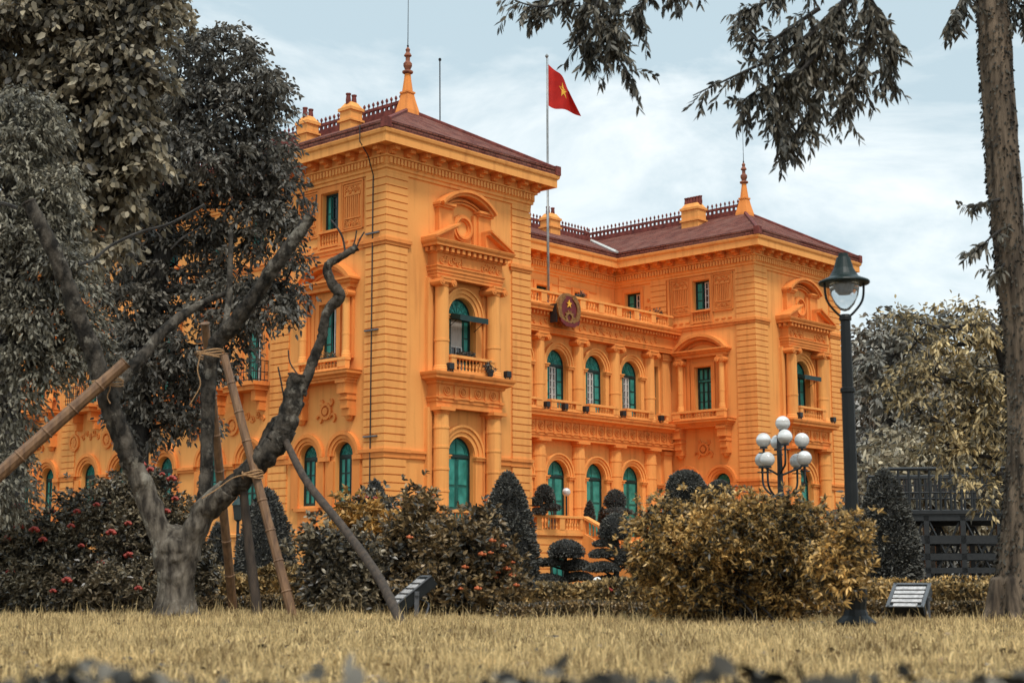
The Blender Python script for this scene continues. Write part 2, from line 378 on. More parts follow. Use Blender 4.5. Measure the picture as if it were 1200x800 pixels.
def rosettes(tips, tdir, k, L, jit=.25, cone=.9):
    n = len(tips); a = (rng.random((n, 1)) + np.arange(k)[None, :] / k) * 2 * np.pi * (1 + 0 * np.arange(k))
    e1 = unit(np.cross(tdir, rng.normal(size=(n, 3)))); e2 = np.cross(tdir, e1)
    el = rng.uniform(.25, 1.2, (n, k))
    D = (e1[:, None, :] * np.cos(a)[..., None] + e2[:, None, :] * np.sin(a)[..., None]) * np.sin(el * cone)[..., None] * 1.2 + tdir[:, None, :] * np.cos(el * cone)[..., None]
    D = D + rng.normal(size=D.shape) * jit
    P = np.repeat(tips[:, None, :], k, 1) - tdir[:, None, :] * rng.uniform(0, L * .7, (n, k, 1))
    return P.reshape(-1, 3), D.reshape(-1, 3)
# ------------------------------------------------------------------ ground
g = MB()
g.add([(-400, -60, -.004), (400, -60, -.004), (400, 900, -.004), (-400, 900, -.004)], [(0, 1, 2, 3)])
tag(g.build('ground', 'soil'), kind='structure')

# ------------------------------------------------------------------ the palace
PAL = empty('palace', (-5.158, 62.0, 0), math.radians(90 - 42.296), label='orange colonial palace with green shutters, dark red tiled roofs and two corner pavilions', cat='palace')
bpy.context.view_layer.update()
PM = Matrix.Translation((-5.158, 62.0, 0)) @ Matrix.Rotation(math.radians(90 - 42.296), 4, 'Z')
def PW(x, y, z): return PM @ Vector((x, y, z))
X1, X2, X3, YB, YC = 8.8, 27.12, 35.92, 29.9, 9.6
PLAN = [(0, 0), (X1, 0), (X1, YC), (X2, YC), (X2, 0), (X3, 0), (X3, YB), (X2, YB), (X2, YB - YC), (X1, YB - YC), (X1, YB), (0, YB)]
def pb(mb, name, m='wall_paint', parent=PAL, **k): return mb.build(name, m, parent, **k)

def arc(ac, hw, zs, n=16): return [(ac + hw * math.cos(math.pi * i / n), zs + hw * math.sin(math.pi * i / n)) for i in range(n + 1)]
def wall(mb, fr, a0, a1, z0, z1, ops=(), dep=.36):
    def q(pts, d=0.): mb.add([fr.p(a, d, z) for a, z in pts], [tuple(range(len(pts)))])
    cur = a0
    for ac, hw, zb, zs, ar in sorted(ops):
        l, r = ac - hw, ac + hw
        q([(cur, z0), (l, z0), (l, z1), (cur, z1)]); cur = r
        if zb > z0 + .001: q([(l, z0), (r, z0), (r, zb), (l, zb)])
        top = arc(ac, hw, zs) if ar else [(r, zs), (l, zs)]
        for (p, s), (p2, s2) in zip(top[:-1], top[1:]): q([(p, s), (p2, s2), (p2, z1), (p, z1)])
        loop = [(l, zb), (r, zb)] + top
        for i in range(len(loop)):
            (p, s), (p2, s2) = loop[i], loop[(i + 1) % len(loop)]
            if abs(p - p2) + abs(s - s2) < 1e-6: continue
            mb.add([fr.p(p, 0, s), fr.p(p2, 0, s2), fr.p(p2, -dep, s2), fr.p(p, -dep, s)], [(0, 1, 2, 3)])
    q([(cur, z0), (a1, z0), (a1, z1), (cur, z1)])

def fanlight(fr, ac, hw, zs, d, par, style):
    m = MB(); r = hw - .075
    m.prism(fr, [(ac + r, zs + .06)] + [(ac + r * math.cos(math.pi * i / 16), zs + .06 + (r - .06) * math.sin(math.pi * i / 16)) for i in range(1, 16)] + [(ac - r, zs + .06)], d - .05, d)
    f = m.build('fanlight', 'panel_green', par)
    t = MB(); d1 = d + .025
    if style == 'tracery':
        t.ring(fr, ac, zs + .06, r * .52, r * .57, d, d1, 14)
        for k in range(1, 6):
            a = math.pi * k / 6; c, s = math.cos(a), math.sin(a); w = .018
            t.prism(fr, [(ac + c * r * .1 - s * w, zs + .06 + s * r * .1 + c * w), (ac + c * r * .1 + s * w, zs + .06 + s * r * .1 - c * w), (ac + c * r * .97 + s * w, zs + .06 + (s * r * .92 - c * w)), (ac + c * r * .97 - s * w, zs + .06 + (s * r * .92 + c * w))], d + .002, d1 + .01)
        for k in range(5):
            a = math.pi * (k + .5) / 5; t.ring(fr, ac + r * .76 * math.cos(a), zs + .06 + r * .72 * math.sin(a), r * .10, r * .14, d + .004, d1 + .006, 8, 0, 2 * math.pi)
    else:
        t.fb(fr, ac - .035, ac + .035, d + .002, d1 + .02, zs + .06, zs + r)
        for s in (0, 1):
            t.ring(fr, ac + (.06 if s == 0 else -.06), zs + .1, r * .62, r * .70, d, d1 + .006, 8, 0 if s == 0 else math.pi / 2, math.pi / 2 if s == 0 else math.pi)
            t.fb(fr, ac + (.06 if s == 0 else -.06 - r * .7), ac + (.06 + r * .7 if s == 0 else -.06), d + .001, d1, zs + .09, zs + .13)
        t.ring(fr, ac, zs + .06, r * .84, r * .88, d + .002, d1 + .01, 16)
    t.build('tracery', 'shutter_green', f)
    # tracery is pierced work of the fanlight itself: third level
    return f
def opening_frame(fr, ac, hw, zb, zs, ar, d, parent=PAL, name='window', m='frame_green'):
    b = MB(); w = .075
    b.fb(fr, ac - hw, ac - hw + w, d - .06, d + .04, zb, zs); b.fb(fr, ac + hw - w, ac + hw, d - .06, d + .04, zb, zs)
    b.fb(fr, ac - hw + w, ac + hw - w, d - .06, d + .04, zb, zb + w)
    if ar:
        b.ring(fr, ac, zs, hw - w, hw, d - .06, d + .04, 18); b.fb(fr, ac - hw + w, ac + hw - w, d - .06, d + .05, zs - .07, zs + .06)
    else: b.fb(fr, ac - hw + w, ac + hw - w, d - .06, d + .04, zs - w, zs)
    return b.build(name, m, parent)
def shutter_leaf(fr, a0, a1, d, z0, z1, par, rows=3, m='shutter_green'):
    b = MB(); b.fb(fr, a0, a1, d - .03, d + .01, z0, z1)
    o = b.build('shutter', 'panel_green' if m == 'shutter_green' else m, par)
    b = MB(); w = .05 if a1 - a0 > .25 else .035
    for k in range(rows + 1):
        z = z0 + (z1 - z0 - w) * k / rows; b.fb(fr, a0, a1, d + .0105, d + .03, z, z + w)
    b.fb(fr, a0, a0 + w, d + .012, d + .032, z0, z1); b.fb(fr, a1 - w, a1, d + .012, d + .032, z0, z1)
    n = int((z1 - z0) / .07)
    b.build('shutter_frame', 'frame_green', par)
    return o
def casement(fr, a0, a1, d, z0, z1, par, cols=2, rows=5, m='white_wood', pane='dark_pane'):
    b = MB(); w = .055
    b.fb(fr, a0, a0 + w, d - .03, d + .02, z0, z1); b.fb(fr, a1 - w, a1, d - .03, d + .02, z0, z1)
    b.fb(fr, a0 + w, a1 - w, d - .03, d + .02, z0, z0 + w); b.fb(fr, a0 + w, a1 - w, d - .03, d + .02, z1 - w, z1)
    for k in range(1, cols):
        a = a0 + (a1 - a0) * k / cols; b.fb(fr, a - .022, a + .022, d - .025, d + .015, z0 + w, z1 - w)
    for k in range(1, rows):
        z = z0 + (z1 - z0) * k / rows
        b.fb(fr, a0 + w, a1 - w, d - .02, d + .012, z - .018, z + .018)
    b.build('casement', m, par)
    p = MB(); p.fb(fr, a0 + .02, a1 - .02, d - .045, d - .035, z0 + .02, z1 - .02); p.build('pane', pane, par)
def back(fr, ac, hw, zb, zt, d, par, m='dark_pane'):
    p = MB(); p.fb(fr, ac - hw, ac + hw, d - .12, d - .10, zb, zt); p.build('pane', m, par)

D0 = -.27
def arch_window(fr, ac, hw, zb, zs, kind='open'):
    o = opening_frame(fr, ac, hw, zb, zs, True, D0)
    fanlight(fr, ac, hw, zs, D0, o, 'tracery')
    l, r = ac - hw + .08, ac + hw - .08; w = (r - l); zt = zs - .08; z0 = zb + .08
    if kind == 'open':                                # folded shutters at the sides, white casements between
        shutter_leaf(fr, l, l + w * .31, D0, z0, zt, o); shutter_leaf(fr, r - w * .31, r, D0, z0, zt, o)
        casement(fr, l + w * .33, l + w * .49, D0 - .03, z0, zt, o, 1, 6); casement(fr, l + w * .51, r - w * .33, D0 - .03, z0, zt, o, 1, 6)
        back(fr, ac, hw - .01, zb + .02, zs + .02, D0, o)
    elif kind == 'blind':                             # rolled curtain above a small white window
        shutter_leaf(fr, l, l + w * .24, D0, z0, zt, o); shutter_leaf(fr, r - w * .24, r, D0, z0, zt, o)
        c = MB(); c.fb(fr, l + w * .25, r - w * .25, D0 - .05, D0 - .03, z0 + (zt - z0) * .5, zt - .01); c.build('curtain', 'curtain', o)
        casement(fr, l + w * .25, r - w * .25, D0 - .03, z0, z0 + (zt - z0) * .5, o, 2, 2)
        back(fr, ac, hw - .01, zb + .02, zs + .02, D0, o)
    else:                                             # closed: tall slender leaves
        for k in range(3): shutter_leaf(fr, l + w * k / 3 + .012, l + w * (k + 1) / 3 - .012, D0, z0, zt, o, 3)
        back(fr, ac, hw - .01, zb + .02, zs + .02, D0, o)
    return o
def arch_door(fr, ac, hw, zb, zs):
    o = opening_frame(fr, ac, hw, zb, zs, True, D0, name='door'); tag(o)
    fanlight(fr, ac, hw, zs, D0, o, 'panel')
    l, r = ac - hw + .08, ac + hw - .08
    for a0, a1 in ((l, ac - .012), (ac + .012, r)):
        b = MB(); b.fb(fr, a0, a1, D0 - .03, D0, zb + .08, zs - .08); lf = b.build('door_leaf', 'frame_mid', o)
        t = MB(); hh = zs - zb - .2; w = a1 - a0
        for q0, q1 in ((0, .26), (.30, .58), (.62, .98)):
            za, zc = zb + .12 + hh * q0, zb + .12 + hh * q1
            t.fb(fr, a0 + w * .16, a1 - w * .16, D0 + .001, D0 + .022, za, zc)
        t.build('raised_panel', 'panel_green', lf)
    b = MB()
    b.lathe(*fr.p(ac + .08, D0 + .05, 0)[:2], [(.02, zb + 1.15), (.03, zb + 1.18), (.02, zb + 1.22)], 8); b.build('handle', 'gilt', o)
    return o
def rect_window(fr, ac, hw, zb, zt, kind='closed', d=-.25):
    o = opening_frame(fr, ac, hw, zb, zt, False, d)
    l, r = ac - hw + .08, ac + hw - .08; w = r - l
    if kind == 'closed':
        tz = zt - (zt - zb) * .3
        b = MB(); b.fb(fr, l, r, d - .05, d + .05, tz - .04, tz + .04); b.build('transom', 'panel_green', o)
        for k in range(3):
            shutter_leaf(fr, l + w * k / 3 + .012, l + w * (k + 1) / 3 - .012, d, zb + .08, tz - .05, o, 3)
            shutter_leaf(fr, l + w * k / 3 + .012, l + w * (k + 1) / 3 - .012, d, tz + .05, zt - .08, o, 1)
    elif kind == 'half':                              # one green shutter, one white casement swung inwards
        if fr.k == 'x': shutter_leaf(fr, r - w * .42, r, d, zb + .08, zt - .08, o, 3); casement(fr, l, l + w * .46, d - .03, zb + .08, zt - .08, o, 2 if w > .9 else 1, 4)
        else: shutter_leaf(fr, l, l + w * .42, d, zb + .08, zt - .08, o, 3); casement(fr, l + w * .46, r, d - .03, zb + .08, zt - .08, o, 2 if w > .9 else 1, 4)
    elif kind == 'dark':
        shutter_leaf(fr, l, l + w * .33, d, zb + .08, zt - .08, o, 2); shutter_leaf(fr, r - w * .26, r, d, zb + .08, zt - .08, o, 2)
        casement(fr, l + w * .4, r - w * .3, d - .04, zb + .08, zt - .08, o, 1, 3, 'frame_green')
    back(fr, ac, hw - .01, zb + .02, zt - .02, d, o)
    return o

def archivolt(mb, fr, ac, hw, zs, zb, wid=.42, legs=True, base=True):
    mb.ring(fr, ac, zs, hw + .02, hw + wid * .42, 0, .07, 20); mb.ring(fr, ac, zs, hw + wid * .42, hw + wid * .8, 0, .13, 20); mb.ring(fr, ac, zs, hw + wid * .8, hw + wid, 0, .2, 20)
    if legs:
        for s in (-1, 1):
            a0, a1 = sorted((ac + s * (hw + .02), ac + s * (hw + wid * .9)))
            mb.fb(fr, a0, a1, 0, .10, zb, zs - .17)
            a0, a1 = sorted((ac + s * (hw - .02), ac + s * (hw + wid + .05)))
            mb.fb(fr, a0, a1, 0, .19, zs - .17, zs - .06); mb.fb(fr, a0 - .03, a1 + .03, 0, .24, zs - .06, zs - .002)
def column(fr, a, d, z0, z1, r, ionic=False, band=None):
    x, y, _ = fr.p(a, d, 0); b = MB(); h = z1 - z0
    zc = z1 - (.42 if ionic else .30)
    prof = [(r * 1.22, z0), (r * 1.22, z0 + .16), (r * 1.12, z0 + .2), (r * 1.12, z0 + .26), (r, z0 + .3)]
    bands = [.32] if ionic else [.12, .3, .5, .7, .88]
    for q in bands:
        z = z0 + .3 + (zc - z0 - .3) * q
        prof += [(r * (1.0), z - .05), (r * 1.07, z - .045), (r * 1.07, z + .045), (r * 1.0, z + .05)]
    prof += [(r * .93, zc)]
    b.lathe(x, y, prof, 18)
    o = b.build('column', 'wall_paint', PAL, smooth=False)
    c = MB()
    if ionic:
        c.lathe(x, y, [(r * .93, zc), (r * 1.05, zc + .03), (r * .98, zc + .06), (r * 1.1, zc + .2), (r * 1.15, zc + .24)], 16)
        w = r * 1.25
        c.fb(fr, a - w, a + w, d - w, d + w, zc + .33, z1)
        c.fb(fr, a - w * .95, a + w * .95, d - w * .95, d + w * .95, zc + .18, zc + .31)
        for s in (-1, 1):
            for rr, dd in ((.15, w + .02), (.08, w + .05)):
                c.ring(fr, a + s * w * .92, zc + .17, rr * .55, rr, d - w, d + dd, 10, 0, 2 * math.pi)
            c.fb(fr, a + s * w * .92 - .035, a + s * w * .92 + .035, d - w, d + w + .04, zc + .135, zc + .205)
    else:
        c.lathe(x, y, [(r * .93, zc), (r * 1.02, zc + .02), (r * 1.02, zc + .05), (r * .95, zc + .07), (r * 1.2, zc + .15)], 16)
        w = r * 1.28; c.fb(fr, a - w, a + w, d - w, d + w, zc + .16, z1)
    c.build('capital', 'trim_paint', o)
    return o
def baluster_prof(z0, h, s=1.): return [(.055 * s, z0), (.055 * s, z0 + h * .08), (.03 * s, z0 + h * .14), (.062 * s, z0 + h * .36), (.03 * s, z0 + h * .7), (.026 * s, z0 + h * .84), (.055 * s, z0 + h * .92), (.055 * s, z0 + h)]
def balustrade(fr, a0, a1, d, z0, z1, posts=(), th=.22, step=.19, pw=.3, name='balustrade'):
    b = MB(); 
    b.fb(fr, a0, a1, d - th / 2, d + th / 2, z0, z0 + .13)
    b.fb(fr, a0 - .03, a1 + .03, d - th / 2 - .05, d + th / 2 + .05, z1 - .12, z1 - .03); b.fb(fr, a0 - .01, a1 + .01, d - th / 2 - .03, d + th / 2 + .03, z1 - .03, z1)
    ps = sorted([a0 + pw / 2, a1 - pw / 2] + list(posts))
    for p in ps: b.fb(fr, p - pw / 2, p + pw / 2, d - th / 2 - .02, d + th / 2 + .02, z0 + .13, z1 - .12)
    o = b.build(name, 'wall_paint', PAL)
    for p, q in zip(ps[:-1], ps[1:]):
        k = MB(); l, r = p + pw / 2, q - pw / 2; n = max(1, int((r - l) / step))
        for i in range(n):
            a = l + (r - l) * (i + .5) / n; x, y, _ = fr.p(a, d, 0); k.lathe(x, y, baluster_prof(z0 + .13, z1 - z0 - .25), 6)
        if r - l > .15: k.build('baluster_row', 'wall_paint', o)
    return o
def quoin(x0, x1, y0, y1, z0, z1, n):
    b = MB(); h = (z1 - z0) / n
    for i in range(n): b.box(x0, x1, y0, y1, z0 + i * h, z0 + (i + 1) * h - .052)
    b.box(x0 + .06, x1 - .06, y0 + .06, y1 - .06, z0, z1)
    return pb(b, 'quoin')
def rosette(mb, fr, a, z, r, d):
    mb.ring(fr, a, z, r * .78, r, d, d + .05, 14, 0, 2 * math.pi); mb.ring(fr, a, z, r * .34, r * .5, d, d + .06, 12, 0, 2 * math.pi)
    mb.ring(fr, a, z, .005, r * .2, d, d + .08, 8, 0, 2 * math.pi)
def scroll_panel(mb, fr, a0, a1, z0, z1, d, n=5):      # carved foliage: scrolls, leaves and buds in relief
    rs = np.random.default_rng(int(abs(a0) * 100 + z0 * 10))
    h = z1 - z0; w = a1 - a0
    for i in range(n):
        a = a0 + w * (i + .5) / n; z = z0 + h * (.5 + (.17 if i % 2 else -.17))
        r = min(h * .3, w / n * .62)
        mb.ring(fr, a, z, r * .62, r, d, d + .06, 9, rs.uniform(0, 1), rs.uniform(4.2, 5.6)); mb.ring(fr, a, z, .01, r * .32, d, d + .08, 7, 0, 2 * math.pi)
        for k in range(3):
            t = rs.uniform(0, 6.28); q = r * 1.05
            aa, zz = a + q * math.cos(t), z + q * math.sin(t)
            if z0 + .05 < zz < z1 - .05 and a0 < aa < a1: mb.ring(fr, aa, zz, .005, r * .3, d, d + .05, 6, 0, 2 * math.pi)

# main walls
wm = MB()
FN = FR('y', 0)                     # front plane of both pavilions
LP, RP = 0.0, X2
def pav_front(x0, near):
    c = x0 + 4.42
    wall(wm, FN, x0, x0 + (X1 if near else X3 - X2), 0, 8.6, [(c, .8, 2.4, 5.55, True)])
    wall(wm, FN, x0, x0 + (X1 if near else X3 - X2), 8.6, 18.5, [(c, .8, 9.0, 11.5, True)])
    arch_door(FN, c, .8, 2.4, 5.55)
    arch_window(FN, c, .8, 9.0, 11.5, 'blind' if near else 'closed')
    t = MB(); archivolt(t, FN, c, .8, 5.55, 2.4, .5); pb(t, 'door_surround', 'wall_paint')
    t = MB(); archivolt(t, FN, c, .8, 11.5, 8.95, .44); pb(t, 'window_surround', 'wall_paint')
    for s in (-1, 1):
        for z0, z1 in ((2.35, 7.45), (8.93, 12.9)):
            t = MB(); t.fb(FN, c + s * 1.72 - .42, c + s * 1.72 + .42, 0, .12, z0, z1); t.fb(FN, c + s * 2.03 - .12, c + s * 2.03 + .12, .119, .2, z0, z1); pb(t, 'pilaster', 'wall_paint')
    for s in (-1, 1):
        column(FN, c + s * 1.59, .42, 2.35, 7.45, .33); column(FN, c + s * 1.59, .42, 8.9, 12.93, .31, True)
    e = MB(); pth = FN.path([(c - 2.0, 0), (c - 2.0, .55), (c + 2.0, .55), (c + 2.0, 0)])
    e.sweep(pth, [(-.3, 7.45), (0, 7.45), (0, 7.68), (.04, 7.69), (.04, 7.82), (.09, 7.84), (.09, 7.9), (0, 7.9), (0, 8.4), (.06, 8.42), (.10, 8.47), (.10, 8.52), (.32, 8.62), (.36, 8.62), (.36, 8.72), (.42, 8.78), (.44, 8.86), (.44, 8.9), (-.3, 8.93)])
    for k in range(5): e.fb(FN, c - 1.86 + k * .93 - .06, c - 1.86 + k * .93 + .06, .551, .61, 7.92, 8.4); e.fb(FN, c - 1.86 + k * .93 - .12, c - 1.86 + k * .93 + .12, .551, .66, 7.80, 7.89)
    for k in range(4): rosette(e, FN, c - 1.395 + k * .93, 8.16, .2, .551)
    pb(e, 'entablature', 'trim_paint')
    e = MB()
    e.sweep(pth, [(-.3, 12.93), (0, 12.93), (0, 13.06), (.03, 13.07), (.03, 13.2), (.07, 13.21), (.07, 13.34), (.11, 13.37), (.11, 13.42), (0, 13.42), (0, 13.93), (.07, 13.96), (.07, 14.18), (.34, 14.2), (.34, 14.3), (.4, 14.36), (.43, 14.44), (.43, 14.47), (-.3, 14.52)])
    for k in range(13): e.fb(FN, c - 2.0 + k * 4.0 / 12 - .08, c - 2.0 + k * 4.0 / 12 + .08, .62, .83, 14.0, 14.17)
    for s in (-1, 1):
        for k in range(2):
            e.fb(FN, *sorted((c + s * 2.071, c + s * 2.27)), .1 + k * .3, .24 + k * .3, 14.0, 14.17)
    e.fb(FN, c - .55, c + .6, .551, .585, 13.5, 13.86)
    scroll_panel(e, FN, c - 1.85, c - .62, 13.47, 13.9, .551, 5); scroll_panel(e, FN, c + .67, c + 1.85, 13.47, 13.9, .551, 5)
    pb(e, 'entablature', 'trim_paint')
    p = MB()                                          # broken pediment, oculus and segmental head
    for s in (-1, 1):
        for th, dd, off in ((.10, .93, .0), (.12, .80, -.1), (.3, .55, -.36)):
            a0, z0, a1, z1 = c + s * 2.42, 14.5 + off, c + s * .98, 15.22 + off
            pts = [(a0, z0), (a1, z1), (a1, z1 + th), (a0, z0 + th)]
            if off == -.36: pts = [(c + s * 2.3, 14.5), (a1, 14.5), (a1, z1 + .3)]
            p.prism(FN, pts, .0, dd)
        a0, a1 = sorted((c + s * .82, c + s * 1.6)); p.fb(FN, a0, a1, 0, .26, 14.52, 16.02)
        a0, a1 = sorted((c + s * .62, c + s * .82)); p.fb(FN, a0, a1, 0, .16, 14.52, 16.02)
        a0, a1 = sorted((c + s * .78, c + s * 1.68)); p.fb(FN, a0, a1, 0, .36, 16.02, 16.12); p.fb(FN, a0 - .05, a1 + .05, 0, .44, 16.12, 16.22)
    p.ring(FN, c, 15.36, .42, .5, 0, .2, 22, 0, 2 * math.pi); p.ring(FN, c, 15.36, .5, .6, 0, .13, 22, 0, 2 * math.pi); p.ring(FN, c, 15.36, .34, .42, 0, .1, 22, 0, 2 * math.pi)
    R = 2.32; zc = 16.22 + .72 - R; t0 = math.asin((16.2 - zc) / R)
    p.ring(FN, c, zc, R - .12, R, 0, .62, 20, t0, math.pi - t0); p.ring(FN, c, zc, R - .24, R - .12, 0, .5, 20, t0 + .02, math.pi - t0 - .02)
    p.ring(FN, c, zc, R - .44, R - .36, 0, .2, 18, t0 + .12, math.pi - t0 - .12); p.ring(FN, c, zc, R - .56, R - .48, 0, .16, 18, t0 + .16, math.pi - t0 - .16)
    pb(p, 'pediment', 'trim_paint')
    balustrade(FN, c - 1.32, c + 1.32, .62, 8.93, 9.68)
    for a0, a1 in ((x0 - .09, c - 2.16), (c + 2.16, x0 + (X1 if near else X3 - X2) + .09)):
        bb = MB(); bb.fb(FN, a0, a1, 0, .09, 5.28, 5.5); bb.fb(FN, a0, a1, 0, .15, 5.5, 5.6); pb(bb, 'belt_course', 'trim_paint')
        bb = MB(); bb.fb(FN, a0, a1, 0, .1, 2.35, 3.1); bb.fb(FN, a0, a1, 0, .16, 3.1, 3.28); pb(bb, 'belt_course', 'trim_paint')
    bl = MB(); bl.fb(FN, c - 2.2, c + 2.2, .0, 1.35, 0, 2.35); pb(bl, 'balcony_base')
    balustrade(FN, c - 2.15, c + 2.15, 1.2, 2.35, 3.22, (c - .7, c + .7))
pav_front(0, True); pav_front(X2, False)

def pav_side(fr, o, near):
    """the narrow flank of a pavilion, a from o to o+7.25: paired arches, pedimented window with balcony, small top window"""
    c = o + 3.45; ops = [(o + 2.38, .56, 3.45, 5.45, True), (o + 4.62, .56, 3.45, 5.45, True)]
    end = o + 7.25
    wall(wm, fr, o, end, 0, 8.6, ops); wall(wm, fr, o, end, 8.6, 14.1, [(c, .54, 9.35, 11.88, False)]); wall(wm, fr, o, end, 14.1, 18.5, [(c, .55, 15.05, 16.72, False)])
    for q in ops: arch_window(fr, q[0], q[1], q[2], q[3], 'closed')
    rect_window(fr, c, .54, 9.35, 11.88, 'half' if near else 'closed'); rect_window(fr, c, .55, 15.05, 16.72, 'dark' if near else 'half')
    t = MB()
    for q in ops:
        t.ring(fr, q[0], q[3], .58, .7, 0, .06, 20); t.ring(fr, q[0], q[3], .7, .86, 0, .12, 20); t.ring(fr, q[0], q[3], .86, 1.02, 0, .18, 20)
        for s in (-1, 1): t.fb(fr, q[0] + s * .82 - .24, q[0] + s * .82 + .24, 0, .1, 3.35, 5.25)
        t.fb(fr, q[0] - .75, q[0] + .75, 0, .18, 3.22, 3.35); t.fb(fr, q[0] - .6, q[0] + .6, 0, .06, 2.5, 3.1)
    m = (ops[0][0] + ops[1][0]) / 2
    t.fb(fr, m - .34, m + .34, .101, .18, 5.25, 5.44); 
    t.fb(fr, o + 1.22, ops[0][0] - .66, .101, .18, 5.25, 5.44); t.fb(fr, ops[1][0] + .66, o + 6.0, .101, .18, 5.25, 5.44)
    pb(t, 'window_surround', 'trim_paint'); t = MB()
    t.ring(fr, m, 7.35, .24, .36, 0, .12, 14, 0, 2 * math.pi, ); t.ring(fr, m, 7.35, .01, .16, 0, .14, 10, 0, 2 * math.pi)   # cartouche
    for s in (-1, 1):
        t.ring(fr, m + s * .42, 7.05, .12, .2, 0, .1, 8, 0, 4.4); t.ring(fr, m + s * .3, 7.72, .08, .15, 0, .1, 8, 1, 5.4)
    pb(t, 'cartouche', 'trim_paint'); t = MB()
    t.fb(fr, c - .8, c - .56, 0, .1, 9.35, 12.1); t.fb(fr, c + .56, c + .8, 0, .1, 9.35, 12.1); t.fb(fr, c - .56, c + .56, 0, .1, 11.9, 12.1)
    for s in (-1, 1):
        t.fb(fr, c + s * 1.38 - .22, c + s * 1.38 + .22, 0, .12, 9.45, 12.55)
        t.fb(fr, c + s * .98 - .1, c + s * .98 + .1, 0, .07, 9.45, 12.55)
    pth = fr.path([(c - 1.68, 0), (c - 1.68, .36), (c + 1.68, .36), (c + 1.68, 0)])
    t.sweep(pth, [(-.3, 12.4), (0, 12.4), (0, 12.55), (.06, 12.57), (.12, 12.62), (.12, 12.68), (.22, 12.72), (.22, 12.8), (-.3, 12.84)])
    R = 2.35; rise = .86; zc = 12.8 + rise - R; t0 = math.asin((12.82 - zc) / R)
    t.ring(fr, c, zc, R - .16, R, 0, .55, 20, t0, math.pi - t0); t.ring(fr, c, zc, R - .3, R - .16, 0, .42, 20, t0 + .02, math.pi - t0 - .02)
    t.ring(fr, c, zc, R - .5, R - .42, 0, .1, 20, t0 + .1, math.pi - t0 - .1)
    pb(t, 'window_surround', 'trim_paint')
    for s in (-1, 1):
        pc = c + s * 1.42; t = MB()
        for k, (dw, dz, dd) in enumerate(((.66, 1.05, .05), (.56, .95, .02))):
            a0, a1, z0, z1 = pc - dw, pc + dw, 15.92 - dz, 15.92 + dz
            t.fb(fr, a0, a1, 0, dd + .03, z0, z0 + .06); t.fb(fr, a0, a1, 0, dd + .03, z1 - .06, z1); t.fb(fr, a0, a0 + .06, 0, dd + .028, z0, z1); t.fb(fr, a1 - .06, a1, 0, dd + .028, z0, z1)
        scroll_panel(t, fr, pc - .5, pc + .5, 15.0, 15.35, 0.0, 6); scroll_panel(t, fr, pc - .5, pc + .5, 16.45, 16.8, 0.0, 6)
        for k in range(7): t.fb(fr, pc - .36 + k * .12 - .035, pc - .36 + k * .12 + .035, 0, .06, 15.45, 16.35)
        t.fb(fr, pc - .48, pc + .48, 0, .075, 15.37, 15.44); t.fb(fr, pc - .48, pc + .48, 0, .075, 16.36, 16.43)
        for k in range(3): t.fb(fr, pc - .55 + k * .42, pc - .3 + k * .42, 0, .05, 14.42, 14.48)
        pb(t, 'carved_panel', 'trim_paint')
    t = MB()
    t.fb(fr, c - .74, c - .57, 0, .09, 14.3, 16.95); t.fb(fr, c + .57, c + .74, 0, .09, 14.3, 16.95); t.fb(fr, c - .57, c + .57, 0, .09, 16.74, 16.95)
    t.fb(fr, c - .62, c + .62, .0, .2, 14.95, 15.05)
    for k in range(6):
        x, y, _ = fr.p(c - .42 + k * .168, .05, 0); t.lathe(x, y, baluster_prof(14.45, .46), 6)
    t.fb(fr, c - .57, c + .57, 0, .1, 14.34, 14.44)
    pb(t, 'window_surround', 'trim_paint'); t = MB()
    t.fb(fr, o + 1.2, o + 6.0, 0, .07, 14.0, 14.16); t.fb(fr, o + 1.2, o + 6.0, 0, .13, 14.16, 14.26)
    pb(t, 'belt_course', 'trim_paint')
    for s in (-1, 1): column(fr, c + s * 1.38, .26, 9.45, 12.4, .16, True)
    b = MB()
    pth = fr.path([(c - 1.85, 0), (c - 1.85, .6), (c + 1.85, .6), (c + 1.85, 0)])
    b.sweep(pth, [(-.6, 8.5), (.0, 8.5), (.0, 8.58), (.08, 8.62), (.08, 8.68), (.22, 8.76), (.22, 8.86), (.26, 8.9), (-.6, 8.92)])
    pb(b, 'balcony', 'trim_paint')
    for s in (-1, 1):
        b = MB(); a0, a1 = c + s * 1.5 - .26, c + s * 1.5 + .26
        b.fb(fr, a0, a1, 0, .62, 7.95, 8.5); b.fb(fr, a0 - .04, a1 + .04, 0, .7, 8.38, 8.5); b.fb(fr, a0 + .04, a1 - .04, 0, .46, 7.35, 7.95); b.fb(fr, a0, a1, 0, .54, 7.7, 7.8)
        b.fb(fr, a0 + .02, a1 - .02, 0, .36, 7.05, 7.35); x, y, _ = fr.p(c + s * 1.5, .16, 0); b.lathe(x, y, [(.02, 6.82), (.14, 6.88), (.2, 7.05)], 10); pb(b, 'bracket', 'trim_paint')
    balustrade(fr, c - 1.72, c + 1.72, .48, 8.92, 9.45, pw=.5)
FL, FLR = FR('x', 0), FR('x', X2)
pav_side(FL, 0, True); pav_side(FL, 22.6, True); pav_side(FLR, 0, False)

